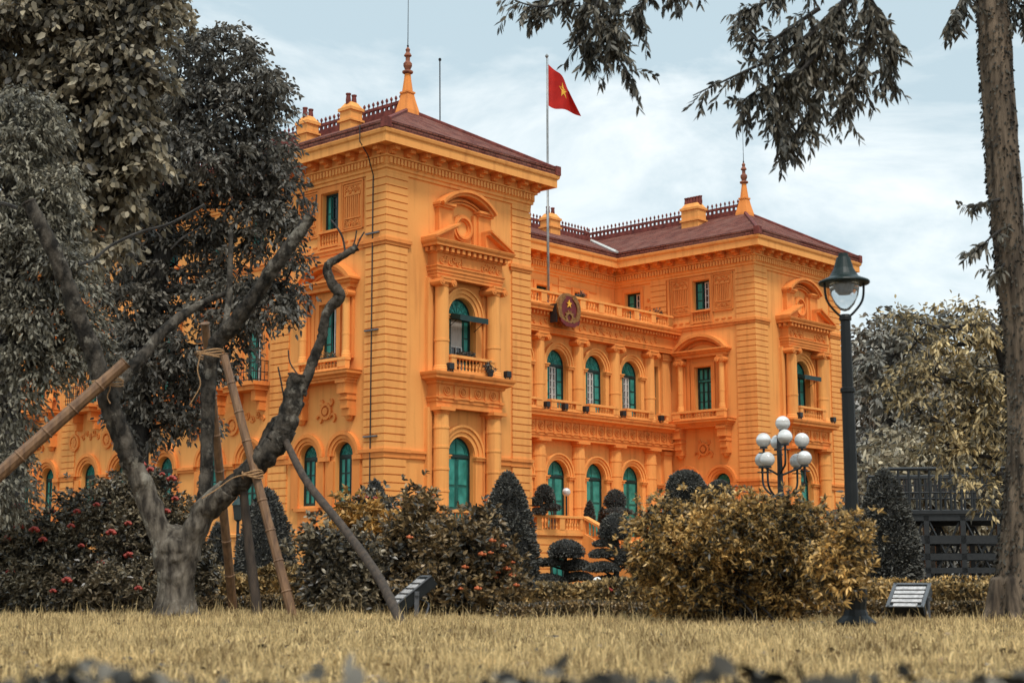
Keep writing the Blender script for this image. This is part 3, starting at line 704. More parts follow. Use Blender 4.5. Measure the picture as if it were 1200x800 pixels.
# long flank between the pavilions (seen in pieces through the trees)
wing = [8.5, 11.4, 14.9, 18.4, 21.3]
wall(wm, FL, 7.25, 22.6, 0, 8.6, [(a, .62, 3.45, 5.45, True) for a in wing])
wall(wm, FL, 7.25, 22.6, 8.6, 14.1, [(a, .62, 8.95, 11.9, False) for a in wing]); wall(wm, FL, 7.25, 22.6, 14.1, 18.5, [(a, .55, 15.05, 16.72, False) for a in wing])
for a in wing:
    t = MB()
    arch_window(FL, a, .62, 3.45, 5.45, 'closed'); rect_window(FL, a, .62, 8.95, 11.9, 'half'); rect_window(FL, a, .55, 15.05, 16.72, 'dark')
    for r0, r1, d in ((.64, .78, .06), (.78, .94, .12), (.94, 1.1, .18)): t.ring(FL, a, 5.45, r0, r1, 0, d, 20)
    for s in (-1, 1): t.fb(FL, a + s * .9 - .2, a + s * .9 + .2, 0, .1, 3.2, 5.25); t.fb(FL, a + s * .84 - .16, a + s * .84 + .16, 0, .12, 8.9, 12.4)
    t.ring(FL, a + 1.3, 7.15, .3, .44, 0, .12, 16, 0, 2 * math.pi); t.ring(FL, a + 1.3, 7.15, .02, .2, 0, .1, 12, 0, 2 * math.pi); scroll_panel(t, FL, a - .9, a + .8, 7.2, 7.7, 0, 5)
    t.fb(FL, a - 1.2, a + 1.2, 0, .3, 12.4, 12.66); t.fb(FL, a - 1.3, a + 1.3, 0, .42, 12.66, 12.8)
    t.fb(FL, a - .76, a + .76, 0, .16, 14.9, 15.05); t.fb(FL, a - 1.1, a + 1.1, 0, .8, 8.55, 8.75); t.fb(FL, a - 1.2, a + 1.2, 0, .92, 8.75, 8.92)
    for s in (-1, 1): t.fb(FL, a + s * .8 - .15, a + s * .8 + .15, 0, .6, 8.1, 8.55); t.fb(FL, a + s * .8 - .11, a + s * .8 + .11, 0, .35, 7.7, 8.1)
    pb(t, 'window_surround', 'trim_paint'); r = MB()
    for p0, p1 in (((a - 1.05, 0), (a - 1.05, .8)), ((a - 1.05, .8), (a + 1.05, .8)), ((a + 1.05, .8), (a + 1.05, 0))):
        for z in (9.0, 9.35, 9.85): r.tube([FL.p(*p0, z), FL.p(*p1, z)], .022, 5)
        n = 4 if p0[0] == p1[0] else 12
        for k in range(n + 1):
            q = (p0[0] + (p1[0] - p0[0]) * k / n, p0[1] + (p1[1] - p0[1]) * k / n); r.tube([FL.p(*q, 8.92), FL.p(*q, 9.85)], .014, 5)
    r.build('iron_railing', 'iron', PAL)
t = MB(); t.fb(FL, 7.3, 22.5, 0, .07, 14.0, 14.16); t.fb(FL, 7.3, 22.5, 0, .13, 14.16, 14.26)
pb(t, 'belt_course', 'trim_paint'); cur = 7.35
for a in wing + [99]:
    e0 = min(a - 1.12, 22.45); t = MB(); t.fb(FL, cur, e0, 0, .1, 5.22, 5.34); t.fb(FL, cur, e0, 0, .16, 5.34, 5.46); cur = a + 1.12; pb(t, 'belt_course', 'trim_paint')

# remaining plain walls
def plain(p, q, z0=0, z1=18.5): wm.add([(*p, z0), (*q, z0), (*q, z1), (*p, z1)], [(0, 1, 2, 3)])
plain((X1, 0), (X1, YC)); plain((X3, 0), (X3, YB)); plain((X3, YB), (X2, YB)); plain((X2, YB), (X2, YB - YC)); plain((X2, YB - YC), (X1, YB - YC)); plain((X1, YB - YC), (X1, YB)); plain((X1, YB), (0, YB))
# return of the far pavilion above the portico, and the set-back third floor
wall(wm, FLR, 7.25, YC, 14.1, 18.5, [(8.25, .56, 14.95, 16.62, False)]); plain((X2, 7.25), (X2, YC), 0, 14.1)
rect_window(FLR, 8.25, .56, 14.95, 16.62, 'half')
FT = FR('y', YC)
tops = [11.0, 14.25, 17.5, 20.7, 23.95]
wall(wm, FT, X1, X2, 14.1, 18.5, [(a, .55, 14.95, 16.35, False) for a in tops])
for a in tops:
    t = MB()
    rect_window(FT, a, .55, 14.95, 16.35, 'dark')
    t.fb(FT, a - .75, a - .56, 0, .08, 14.3, 16.6); t.fb(FT, a + .56, a + .75, 0, .08, 14.3, 16.6); t.fb(FT, a - .56, a + .56, 0, .08, 16.37, 16.6)
    for s in (-1, 1):
        scroll_panel(t, FT, a + s * 1.15 - .26, a + s * 1.15 + .26, 15.2, 16.4, 0, 3)
        t.fb(FT, a + s * 1.15 - .32, a + s * 1.15 + .32, 0, .05, 16.5, 16.56)
    pb(t, 'window_surround', 'trim_paint')
t = MB()
for s in (7.15, 9.3):
    scroll_panel(t, FLR, s - .22, s + .22, 15.2, 16.5, 0, 3)
t.fb(FLR, 7.5, 7.68, 0, .08, 14.3, 16.9); t.fb(FLR, 8.82, 9.0, 0, .08, 14.3, 16.9); t.fb(FLR, 7.68, 8.82, 0, .08, 16.65, 16.9)
pb(t, 'window_surround', 'trim_paint')
for a in (12.6, 15.85, 19.1, 22.35):
    qb = MB()
    for i in range(9): qb.fb(FT, a - .3, a + .3, 0, .06, 14.2 + i * .33, 14.2 + i * .33 + .285)
    pb(qb, 'quoin')

# portico: two storeys of arches with half columns
YP = 5.75; FP = FR('y', YP)
bays = [11.2, 14.3, 17.37, 20.43, 23.5]; cols = [9.65, 12.75, 15.83, 18.91, 21.96, 25.02]
wall(wm, FP, X1, X2, 0, 8.5, [(a, .8, 2.38, 5.55, True) for a in bays])
wall(wm, FP, X1, X2, 8.5, 14.15, [(a, .8, 8.95, 11.25, True) for a in bays] + [(25.78, .28, 9.3, 12.0, False)])
wm.add([(X1, YP, 14.15), (X2, YP, 14.15), (X2, YC, 14.15), (X1, YC, 14.15)], [(0, 1, 2, 3)])
for a in bays: arch_door(FP, a, .8, 2.38, 5.55); arch_window(FP, a, .8, 8.95, 11.25, 'open')
rect_window(FP, 25.78, .28, 9.3, 12.0, 'none')
for a in bays:
    t = MB(); archivolt(t, FP, a, .8, 5.55, 2.38, .36); pb(t, 'door_surround', 'wall_paint'); t = MB(); archivolt(t, FP, a, .8, 11.25, 8.9, .36); pb(t, 'window_surround', 'wall_paint')
t = MB()
t.fb(FP, 26.2, 26.9, 0, .2, 2.38, 7.3); t.fb(FP, 26.15, 26.95, 0, .28, 7.1, 7.3); t.fb(FP, 25.45, 26.19, 0, .12, 5.3, 5.42); t.fb(FP, 25.45, 26.19, 0, .18, 5.42, 5.52); pb(t, 'pilaster', 'wall_paint')
t = MB(); t.fb(FP, 26.2, 26.9, 0, .2, 8.8, 12.7); t.fb(FP, 26.15, 26.95, 0, .28, 12.35, 12.5); t.fb(FP, 26.1, 27.0, 0, .32, 12.5, 12.7); pb(t, 'pilaster', 'wall_paint')
for a in cols: column(FP, a, .12, 2.38, 7.36, .36); column(FP, a, .12, 8.8, 12.74, .34, True)
e = MB(); pth = [(X1, YP - .5), (X2, YP - .5)]
e.sweep(pth, [(-.6, 7.36), (0, 7.36), (0, 7.5), (.04, 7.51), (.04, 7.62), (.08, 7.64), (.08, 7.7), (0, 7.7), (0, 8.25), (.08, 8.28), (.12, 8.36), (.32, 8.46), (.36, 8.46), (.36, 8.56), (.42, 8.62), (.44, 8.72), (-.6, 8.8)])
k = X1 + .3
while k < X2 - .2:
    e.fb(FP, k - .05, k + .05, .501, .55, 7.72, 8.25); rosette(e, FP, k + .34, 7.98, .19, .501); e.fb(FP, k - .11, k + .11, .501, .6, 7.6, 7.69); k += .68
pb(e, 'entablature', 'trim_paint')
e = MB()
e.sweep(pth, [(-.6, 12.74), (0, 12.74), (0, 12.84), (.03, 12.85), (.03, 12.95), (.08, 12.98), (.08, 13.05), (0, 13.05), (0, 13.55), (.06, 13.58), (.06, 13.76), (.36, 13.8), (.36, 13.9), (.42, 13.97), (.45, 14.06), (-.6, 14.15)])
k = X1 + .1
while k < X2: e.fb(FP, k - .055, k + .055, .561, .72, 13.6, 13.75); k += .26
for a in bays: scroll_panel(e, FP, a - .95, a + .95, 13.1, 13.5, .501, 7)
for a in cols: scroll_panel(e, FP, a - .35, a + .35, 13.08, 13.52, .501, 2)
pb(e, 'entablature', 'trim_paint')
for a in bays: balustrade(FP, a - 1.18, a + 1.18, .55, 8.8, 9.35, pw=.42)
balustrade(FP, 25.4, 26.1, .5, 8.8, 9.32, pw=.2)
balustrade(FP, X1 + .05, X2 - .35, .42, 14.15, 14.88, [q for a in cols for q in (a, a + 1.53)], pw=.42)

# corner strips, basement, terrace and stair
for x0 in (0, X2):
    quoin(x0 - .07, x0 + 1.18, -.07, 1.18, 3.3, 5.26, 6); quoin(x0 - .07, x0 + 1.18, -.07, 1.18, 5.62, 14.0, 27); quoin(x0 - .07, x0 + 1.18, -.07, 1.18, 14.28, 17.15, 9)
    xr = x0 + (X1 if x0 == 0 else X3 - X2)
    quoin(xr - 1.18, xr + .07, -.07, 1.18, 3.3, 5.26, 6); quoin(xr - 1.18, xr + .07, -.07, 1.18, 5.62, 14.0, 27); quoin(xr - 1.18, xr + .07, -.07, 1.18, 14.28, 17.15, 9)
for y0 in (6.02, 22.55, 28.7):
    for z0, z1, n in ((3.3, 5.26, 6), (5.62, 14.0, 27), (14.28, 17.15, 9)): quoin(-.07, .5, y0, y0 + 1.22, z0, z1, n)
quoin(X2 - .07, X2 + .5, 5.85, 6.95, 14.28, 17.15, 9)
def strip_belt(*bs):
    b = MB()
    for q in bs: b.box(*q)
    pb(b, 'belt_course', 'trim_paint')
for x0, x1 in ((-.1, 1.3), (X1 - 1.3, X1 + .1), (X2 - .1, X2 + 1.3), (X3 - 1.3, X3 + .1)):
    strip_belt((x0, x1, -.1, 1.3, 14.0, 14.13), (x0 - .06, x1 + .06, -.16, 1.36, 14.13, 14.28))
    strip_belt((x0, x1, -.1, 1.3, 5.26, 5.48), (x0 - .06, x1 + .06, -.16, 1.36, 5.48, 5.62))
for y0 in (6.0, 22.5, 28.6):
    strip_belt((-.1, .4, y0, y0 + 1.28, 14.0, 14.13), (-.16, .4, y0 - .04, y0 + 1.32, 14.13, 14.28)); strip_belt((-.1, .4, y0, y0 + 1.28, 5.26, 5.48), (-.16, .4, y0 - .04, y0 + 1.32, 5.48, 5.62))
strip_belt((X2 - .02, X2 + .3, 5.75, 7.0, 14.13, 14.27))
pb(wm, 'wall')
b = MB(); b.sweep(PLAN, [(.12, 0), (.12, .5), (.06, .55), (.06, 2.2), (.14, 2.24), (.14, 2.36), (0, 2.4)], True); pb(b, 'basement')
for i, (xa, xb) in enumerate(((X1 + .02, 13.7), (22.3, X2 - .02))):
    b = MB(); b.box(xa, xb, 1.0, YP + .3, 0, 2.36); y = 1.0
    for k in range(6): b.box(xa, xb + (.03 if i == 0 else 0), .955, 1.0, .15 + k * .36, .15 + k * .36 + .31)
    b.box(xa, xb + .1, .86, 1.1, 2.36, 2.5)
    pb(b, 'terrace')
    n = [xa + (xb - xa) * q for q in (.33, .66)]
    balustrade(FR('y', 1.0), xa, xb, 0.0, 2.5, 3.28, n, pw=.34)
b = MB()
for k in range(15): b.box(13.7, 22.3, .2 - k * .30, YP + .2, 2.36 - (k + 1) * .157, 2.36 - k * .157 - .002)
pb(b, 'stair', 'trim_paint')
for xs in (13.7, 22.3):
    FS = FR('x', xs)
    b = MB()
    b.prism(FS, [(1.1, 0), (1.1, 2.5), (.9, 2.5), (-3.9, .25), (-4.3, .25), (-4.3, 0)], -.16, .16)
    b.prism(FS, [(1.1, 3.16), (1.1, 3.28), (.86, 3.28), (-3.9, 1.05), (-4.2, 1.05), (-4.2, .93), (-3.9, .93), (.86, 3.16)], -.2, .2)
    for a in (.95, -1.5, -4.0): b.fb(FS, a - .17, a + .17, -.14, .14, .2 if a < -3 else 1.2, 3.2 if a > 0 else (2.1 if a > -2 else 1.25))
    o = pb(b, 'stair_balustrade')
    q = MB()
    for a in np.arange(-3.7, .75, .2):
        if abs(a + 1.5) < .2: continue
        z = 2.46 + (a - .9) * .469; x, y, _ = FS.p(a, 0, 0); q.lathe(x, y, baluster_prof(z, .72, 1.1), 6)
    q.build('baluster_row', 'wall_paint', o)
b = MB(); FB = FR('y', .955); b.fb(FB, 11.35, 12.05, .0, .02, .1, 1.35); o = pb(b, 'basement_door', 'panel_green')
q = MB(); q.fb(FB, 11.25, 11.35, 0, .08, 0, 1.45); q.fb(FB, 12.05, 12.15, 0, .08, 0, 1.45); q.fb(FB, 11.35, 12.05, 0, .08, 1.35, 1.45); q.fb(FB, 11.68, 11.72, .021, .05, .1, 1.35); q.build('door_frame', 'frame_green', o)

# main cornice and roofs
c = MB(); c.sweep(PLAN, [(0, 17.02), (.08, 17.04), (.08, 17.16), (.16, 17.2), (.16, 17.3), (.2, 17.34), (.2, 17.62), (.3, 17.66), (.3, 17.72), (.22, 17.74), (.22, 18.06), (.82, 18.1), (.82, 18.0), (.93, 18.0), (.93, 18.34), (1.0, 18.4), (1.03, 18.5), (1.03, 18.54), (.6, 18.58)], True)
pb(c, 'cornice')
for i in range(len(PLAN)):
    p, q = Vector(PLAN[i]), Vector(PLAN[(i + 1) % len(PLAN)]); e = (q - p); ln = e.length; e.normalize(); nr = Vector((e.y, -e.x))
    if i in (5, 6, 7, 8, 9, 10): continue             # back of the building
    dn, md = MB(), MB()
    def obx(mb, s0, s1, d0, d1, z0, z1):
        vs = [(p + e * s + nr * d) for s, d in ((s0, d0), (s1, d0), (s1, d1), (s0, d1))]
        mb.add([(v.x, v.y, z0) for v in vs] + [(v.x, v.y, z1) for v in vs], [(0, 3, 2, 1), (4, 5, 6, 7), (0, 1, 5, 4), (1, 2, 6, 5), (2, 3, 7, 6), (3, 0, 4, 7)])
    n = int(ln / .2)
    for k in range(n + 1): s = ln * k / n; obx(dn, s - .06, s + .06, .201, .30, 17.36, 17.61)
    n = max(1, int(ln / .82))
    for k in range(n + 1):
        s = ln * k / n; obx(md, s - .13, s + .13, .221, .44, 17.74, 18.04); obx(md, s - .13, s + .13, .44, .68, 17.86, 18.04); obx(md, s - .16, s + .16, .221, .72, 18.0, 18.075)
    pb(dn, 'dentil_band', 'wall_paint'); pb(md, 'modillion_row', 'trim_paint')
ZE, ZR, E = 18.86, 21.35, .9
r = MB(); r.sweep(PLAN, [(.97, 18.545), (.97, 18.75), (1.0, 18.8), (1.0, 18.87), (E, ZE)], True)
xa, xb = X1 / 2, (X2 + X3) / 2; YM, ya, yb = YB / 2, 3.4, YB - 3.4
def half(sx, x_in, x_out, xm):
    P = dict(a=(x_out, -E, ZE), b=(x_in, -E, ZE), c=(x_in, YC - E, ZE), d=(x_in, YB - YC + E, ZE), e=(x_in, YB + E, ZE), f=(x_out, YB + E, ZE), r1=(xm, ya, ZR), r2=(xm, yb, ZR), j=(xm, YM, ZR))
    for q in ('a b r1', 'a r1 j r2 f', 'e f r2', 'b c j r1', 'd e r2 j'): r.add([P[k] for k in q.split()], [tuple(range(len(q.split())))])
    return P
P = half(1, X1 + E, -E, xa); Q = half(-1, X2 - E, X3 + E, xb)
r.add([P['c'], Q['c'], Q['j'], P['j']], [(0, 1, 2, 3)]); r.add([P['d'], Q['d'], Q['j'], P['j']], [(0, 1, 2, 3)])
RF = pb(r, 'roof', 'roof_tile')
for p, q in ((P['a'], P['r1']), (P['b'], P['r1']), (Q['a'], Q['r1']), (Q['b'], Q['r1'])):
    h = MB(); h.tube([Vector(p) + Vector((0, 0, .03)), Vector(q) + Vector((0, 0, .03))], .1, 6); h.box(p[0] - .16, p[0] + .16, p[1] - .16, p[1] + .16, 18.56, 18.98); h.build('hip_ridge', 'ridge_tile', RF)
for p, q in ((Q['c'], Q['j']), (P['c'], P['j'])):
    h = MB(); h.tube([Vector(p) + Vector((0, 0, .06)), Vector(q) + Vector((0, 0, .04))], .13, 6); h.build('valley_gutter', 'white_wood', RF)
def crest(p, q):
    cs = MB()
    p, q = Vector(p), Vector(q); ln = (q - p).length; e = (q - p) / ln; ax = abs(e.x) > .5
    def bx(s0, s1, w, z0, z1):
        a, b = p + e * s0, p + e * s1
        if ax: cs.box(min(a.x, b.x), max(a.x, b.x), a.y - w, a.y + w, z0, z1)
        else: cs.box(a.x - w, a.x + w, min(a.y, b.y), max(a.y, b.y), z0, z1)
    bx(0, ln, .14, ZR - .1, ZR + .22); bx(0, ln, .06, ZR + .42, ZR + .56); n = int(ln / .3)
    for k in range(n):
        s = (k + .5) * ln / n; bx(s - .06, s + .06, .05, ZR + .22, ZR + .42)
        c0 = p + e * s; cs.lathe(c0.x, c0.y, [(.035, ZR + .56), (.03, ZR + .64), (.07, ZR + .72), (.06, ZR + .78), (.01, ZR + .86)], 6)
    cs.build('ridge_cresting', 'ridge_tile', RF)
crest((xa, ya + .3, 0), (xa, yb, 0)); crest((xb, ya + .3, 0), (xb, yb, 0)); crest((xa + .2, YM, 0), (xb - .2, YM, 0))
for x, y, rod in ((xa, ya, 3.4), (xb, ya, 2.9)):
    f = MB(); f.lathe(x, y, [(.56, ZR - .25), (.54, ZR - .05), (.36, ZR + .5), (.30, ZR + .75), (.36, ZR + .78), (.36, ZR + .86)], 4)
    f.lathe(x, y, [(.25, ZR + .86), (.16, ZR + 1.5), (.14, ZR + 1.70)], 12); o = f.build('finial', 'trim_paint', RF)
    f = MB(); f.lathe(x, y, [(.15, ZR + 1.70), (.25, ZR + 1.76), (.25, ZR + 1.83), (.12, ZR + 1.9), (.2, ZR + 2.08), (.2, ZR + 2.2), (.1, ZR + 2.32), (.1, ZR + 2.5), (.18, ZR + 2.56), (.16, ZR + 2.62), (.08, ZR + 2.74), (.11, ZR + 2.86), (.03, ZR + 2.98)], 12)
    f.build('spire', 'finial_brown', o)
    f = MB(); f.lathe(x, y, [(.03, ZR + 2.9), (.05, ZR + 3.05), (.02, ZR + 3.1), (.012, ZR + 2.98 + rod)], 6); f.build('lightning_rod', 'iron', o)
def chimney(x0, x1, y0, y1, z0, z1, npots, along):
    b = MB(); b.box(x0, x1, y0, y1, z0, z1 - .42); b.box(x0 - .08, x1 + .08, y0 - .08, y1 + .08, z0 + .75, z0 + .84); b.box(x0 - .07, x1 + .07, y0 - .07, y1 + .07, z1 - .42, z1 - .28)
    b.add([(x0 - .02, y0 - .02, z1 - .28), (x1 + .02, y0 - .02, z1 - .28), (x1 + .02, y1 + .02, z1 - .28), (x0 - .02, y1 + .02, z1 - .28), (x0 + .16, y0 + .16, z1), (x1 - .16, y0 + .16, z1), (x1 - .16, y1 - .16, z1), (x0 + .16, y1 - .16, z1)], [(4, 5, 6, 7), (0, 1, 5, 4), (1, 2, 6, 5), (2, 3, 7, 6), (3, 0, 4, 7)])
    o = b.build('chimney', 'wall_paint', RF)
    p = MB()
    for k in range(npots):
        u = (k + .5) / npots; x, y = ((x0 + x1) / 2, y0 + (y1 - y0) * u) if along == 'y' else (x0 + (x1 - x0) * u, (y0 + y1) / 2)
        p.lathe(x, y, [(.12, z1 - .06), (.13, z1 + .1), (.1, z1 + .34), (.13, z1 + .36), (.13, z1 + .42)], 8)
    p.build('chimney_pots', 'ridge_tile', o)
chimney(2.95, 3.65, 5.6, 6.35, 20.3, 21.98, 2, 'x'); chimney(2.95, 3.65, 8.65, 9.4, 20.3, 21.95, 2, 'x'); chimney(30.1, 30.9, 5.7, 6.9, 20.3, 22.15, 6, 'y'); chimney(25.6, 26.5, 13.2, 14.0, 20.3, 21.95, 2, 'x')
# drain pipe in the corner, cables
p = MB(); p.tube([(X2 - .12, YP - .1, 2.4), (X2 - .12, YP - .1, 17.0)], .07, 8); pb(p, 'drain_pipe', 'trim_paint')
p = MB(); p.tube([(-.09, .72, 3.2), (-.09, .72, 17.0)], .03, 5); p.tube([(-.09, .72, 17.0), (-.6, .5, 17.7), (-1.06, .5, 18.2), (-1.06, .5, 18.9)], .025, 5); pb(p, 'cable', 'iron')
for z in (14.5, 10.45, 6.1): p = MB(); p.box(-.16, -.08, .3, 1.1, z, z + .06); pb(p, 'cable_clamp', 'grey_metal')
# ------------------------------------------------------------------ flag, emblem and small things on the palace
fp = empty('flagpole', PW(17.4, 6.3, 14.15), label='tall grey steel flagpole standing on the portico roof', cat='flagpole')
b = MB(); b.lathe(0, 0, [(.075, 0), (.07, 5.4), (.055, 5.42), (.05, 10), (.035, 13.7)], 10); b.build('pole', 'steel', fp, smooth=True)
b = MB(); b.lathe(0, 0, [(.24, 0), (.24, .1), (.12, .14), (.11, .5)], 10); b.build('base', 'grey_metal', fp)
b = MB(); b.lathe(0, 0, [(.02, 13.6), (.09, 13.7), (.1, 13.76), (.02, 13.86)], 10); b.build('finial', 'steel', fp)
b = MB(); b.tube([(.05, -.06, 1.2), (.07, -.05, 13.6)], .012, 4); b.build('halyard', 'steel', fp)
fl = np.array(PW(17.4, 6.3, 0))
def flagpt(s, t):                                      # s along the fly, t from head to foot
    tl, bl, tr, br = np.array([.06, 0, 27.45]), np.array([.06, 0, 25.2]), np.array([1.16, -.25, 25.95]), np.array([1.80, .15, 24.62])
    p = (1 - s) * ((1 - t) * tl + t * bl) + s * ((1 - t) * tr + t * br)
    p = p + np.array([.10 * math.sin(s * 3.1) * (1 - t), .34 * math.sin(s * 8.5 + t * 1.6) * (.25 + .75 * s), .10 * math.sin(s * math.pi) * (1 - t) - .10 * t * math.sin(s * 7)])
    return p
b = MB(); n, m = 34, 20
for side in (0, 1):
    b.add([tuple(flagpt(i / n, j / m) + np.array([0, .006 * side, 0])) for i in range(n + 1) for j in range(m + 1)], [(i * (m + 1) + j, (i + 1) * (m + 1) + j, (i + 1) * (m + 1) + j + 1, i * (m + 1) + j + 1) for i in range(n) for j in range(m)])
FLG = empty('flag', tuple(fl), label='red flag with a yellow star drooping from the flagpole', cat='flag')
b.build('cloth', 'flag_red', FLG, smooth=True)
b = MB(); pts = []
for k in range(10):
    a = math.pi / 2 + k * math.pi / 5; r = .23 if k % 2 == 0 else .092
    pts.append((.53 + r * .72 * math.cos(a), .46 - r * 1.05 * math.sin(a)))
for off in (-.02, .026):
    vs = [tuple(flagpt(.53, .46) + np.array([0, off, 0]))]
    for k in range(10):
        for q in range(4):
            (s0, t0), (s1, t1) = pts[k], pts[(k + 1) % 10]
            vs.append(tuple(flagpt(s0 + (s1 - s0) * q / 4, t0 + (t1 - t0) * q / 4) + np.array([0, off, 0])))
    b.add(vs, [(0, i, i % 40 + 1) for i in range(1, 41)])
b.build('star', 'flag_yellow', FLG)

em = empty('emblem', PW(17.02, 4.68, 13.9), math.radians(90 - 42.296), label='round red and gold state emblem hung on the portico balustrade', cat='emblem')
FE = FR('y', 0); em.scale = (.9, 1, .9)
def disc(mb, fr, a, z, rx, rz, d0, d1, n=32): mb.prism(fr, [(a + rx * math.cos(2 * math.pi * i / n), z + rz * math.sin(2 * math.pi * i / n)) for i in range(n)], d0, d1)
b = MB(); disc(b, FE, 0, .02, .97, .98, -.08, .06); b.build('backing', 'gilt', em)
b = MB(); disc(b, FE, 0, .08, .76, .76, .061, .10); b.build('field', 'emblem_red', em)
b = MB()
for s in (-1, 1):                                      # two sheaves of rice round the field
    for k in range(22):
        t = -1.15 + k * .105
        for rr in (.74, .84, .94):
            x, z = s * rr * math.cos(t), .05 + rr * math.sin(t); b.ring(FE, x, z, .005, .062, .06, .15, 6, 0, 2 * math.pi)
b.build('wreath', 'gilt', em)
b = MB(); b.prism(FE, [((.24 if k % 2 == 0 else .095) * math.cos(math.pi / 2 + k * math.pi / 5), .36 + (.24 if k % 2 == 0 else .095) * math.sin(math.pi / 2 + k * math.pi / 5)) for k in range(10)], .101, .15); b.build('star', 'flag_yellow', em)
b = MB(); b.ring(FE, 0, -.42, .2, .34, .101, .16, 16, 0, 2 * math.pi)
for k in range(10): a = 2 * math.pi * k / 10; b.ring(FE, .37 * math.cos(a), -.42 + .37 * math.sin(a), .005, .06, .101, .16, 5, 0, 2 * math.pi)
b.build('cogwheel', 'gilt', em)
b = MB(); b.prism(FE, [(-.85, -.5), (-.35, -.72), (.35, -.72), (.85, -.5), (.8, -.72), (.35, -.95), (-.35, -.95), (-.8, -.72)], .07, .2); b.build('ribbon', 'emblem_red', em)
for s in (-.95, .95): b = MB(); b.fb(FE, s - .05, s + .05, -.4, .02, -.75, .3); b.build('bracket', 'iron', em)

# antenna behind the near ridge
a0 = at(516, 150, 68); b = MB(); a1 = at(515.5, 70, 68); b.tube([tuple(a0 - Vector((0, 0, 1.6))), tuple(a1)], .03, 5); b.sphere(tuple(a1), .08, 6, 5); tag(b.build('antenna', 'iron'), 'thin black antenna rod rising behind the near roof slope', 'antenna')

# facade spotlights and plants on the ledges
def spotlight(p, label):
    o = empty('spotlight', p, math.radians(90 - 42.296), label=label, cat='spotlight', group='spotlights on the palace ledges')
    b = MB(); b.box(-.14, .14, -.12, .12, .08, .36); b.build('housing', 'iron', o, bevel=.02); b = MB(); b.box(-.11, .11, .12, .14, .11, .33); b.build('lens', 'dark_pane', o)
    b = MB(); b.box(-.16, -.13, -.03, .03, .02, .24); b.box(.13, .16, -.03, .03, .02, .24); b.box(-.17, .17, -.05, .05, 0, .03); b.build('bracket', 'iron', o)
spots = [((2.95, -.82, 8.93), 'black spotlight on the near pavilion ledge left of its balustrade'), ((6.55, -.75, 8.93), 'black spotlight on the near pavilion ledge at its outer right end'),
         ((15.7, 4.95, 8.8), 'black spotlight on the portico ledge below the first arched window'), ((17.1, 4.95, 8.8), 'black spotlight on the portico ledge under the first balustrade'),
         ((18.75, 4.95, 8.8), 'black spotlight on the portico ledge between first and second balustrade'), ((21.85, 4.95, 8.8), 'black spotlight on the portico ledge between second and third balustrade'),
         ((25.2, 4.95, 8.8), 'black spotlight on the portico ledge beside the narrow window'), ((26.75, 4.95, 8.8), 'black spotlight at the inner corner where portico meets far pavilion'),
         ((X2 + 2.9, -.82, 8.93), 'black spotlight on the far pavilion ledge left of its balustrade'), ((X2 + 6.5, -.75, 8.93), 'black spotlight on the far pavilion ledge at its right end')]
for p, l in spots: spotlight(PW(*p), l)
def awning(x0, label):
    o = empty('awning', PW(x0, -.05, 11.42), math.radians(90 - 42.296), label=label, cat='awning', group='awnings over the pavilion windows')
    b = MB(); b.add([(-.86, .1, .16), (.86, .1, .16), (.86, -.75, 0), (-.86, -.75, 0), (-.86, .1, -.02), (.86, .1, -.02), (.86, -.75, -.24), (-.86, -.75, -.24)], [(0, 1, 2, 3), (7, 6, 5, 4), (0, 3, 7, 4), (1, 5, 6, 2), (2, 6, 7, 3), (0, 4, 5, 1)])
    b.build('canopy', 'frame_green', o)
    for s in (-.8, .8): b = MB(); b.tube([(s, .05, -.5), (s, -.7, -.05)], .015, 5); b.build('brace', 'iron', o)
awning(4.42, 'dark green awning over the arched window of the near pavilion'); awning(X2 + 4.42, 'dark green awning over the arched window of the far pavilion')

def potplant(p, label, r=.25, cat='potted plant', group='potted plants on the palace', mt='leaf_mid', n=160):
    o = empty('potted_plant', p, label=label, cat=cat, group=group)
    b = MB(); b.lathe(0, 0, [(.11, 0), (.15, .2), (.17, .2), (.17, .24)], 10); b.build('pot', 'dark_pot', o)
    P, D, _ = lump_leaves((0, 0, .24 + r * .7), (r, r, r * .8), n // 6, 6, .12, .12, -.3, .2)
    leaves('foliage', P, D, .13, .05, 'leaf_cone', o)
potplant(PW(5.3, -.9, 8.93), 'small potted plant on the near pavilion ledge by the balustrade end')
potplant(PW(26.3, 6.0, 14.88 - .3), 'small potted plant on the portico roof terrace corner', .35)
potplant(PW(19.0, 5.5, 14.6), 'small potted plant on the roof balustrade right of the emblem', .22)
pl = empty('window_box', PW(4.4, -.3, 9.5), math.radians(90 - 42.296), label='window box of low plants behind the near balustrade', cat='window box')
b = MB(); b.box(-.75, .75, -.12, .12, 0, .18); b.build('trough', 'dark_pot', pl)
P, D, _ = lump_leaves((0, 0, .25), (.8, .15, .14), 70, 5, .1, .1, -.5, .2); leaves('foliage', P, D, .12, .05, 'leaf_cone', pl)
pl = empty('window_box', PW(-.35, 3.4, 9.4), math.radians(90 - 42.296), label='window box of reddish plants on the left flank balcony', cat='window box')
b = MB(); b.box(-.12, .12, -.8, .8, 0, .14); b.build('trough', 'dark_pot', pl)
P, D, _ = lump_leaves((0, 0, .2), (.15, .8, .12), 60, 5, .1, .1, -.5, .2); leaves('foliage', P, D, .11, .05, 'leaf_mid', pl)

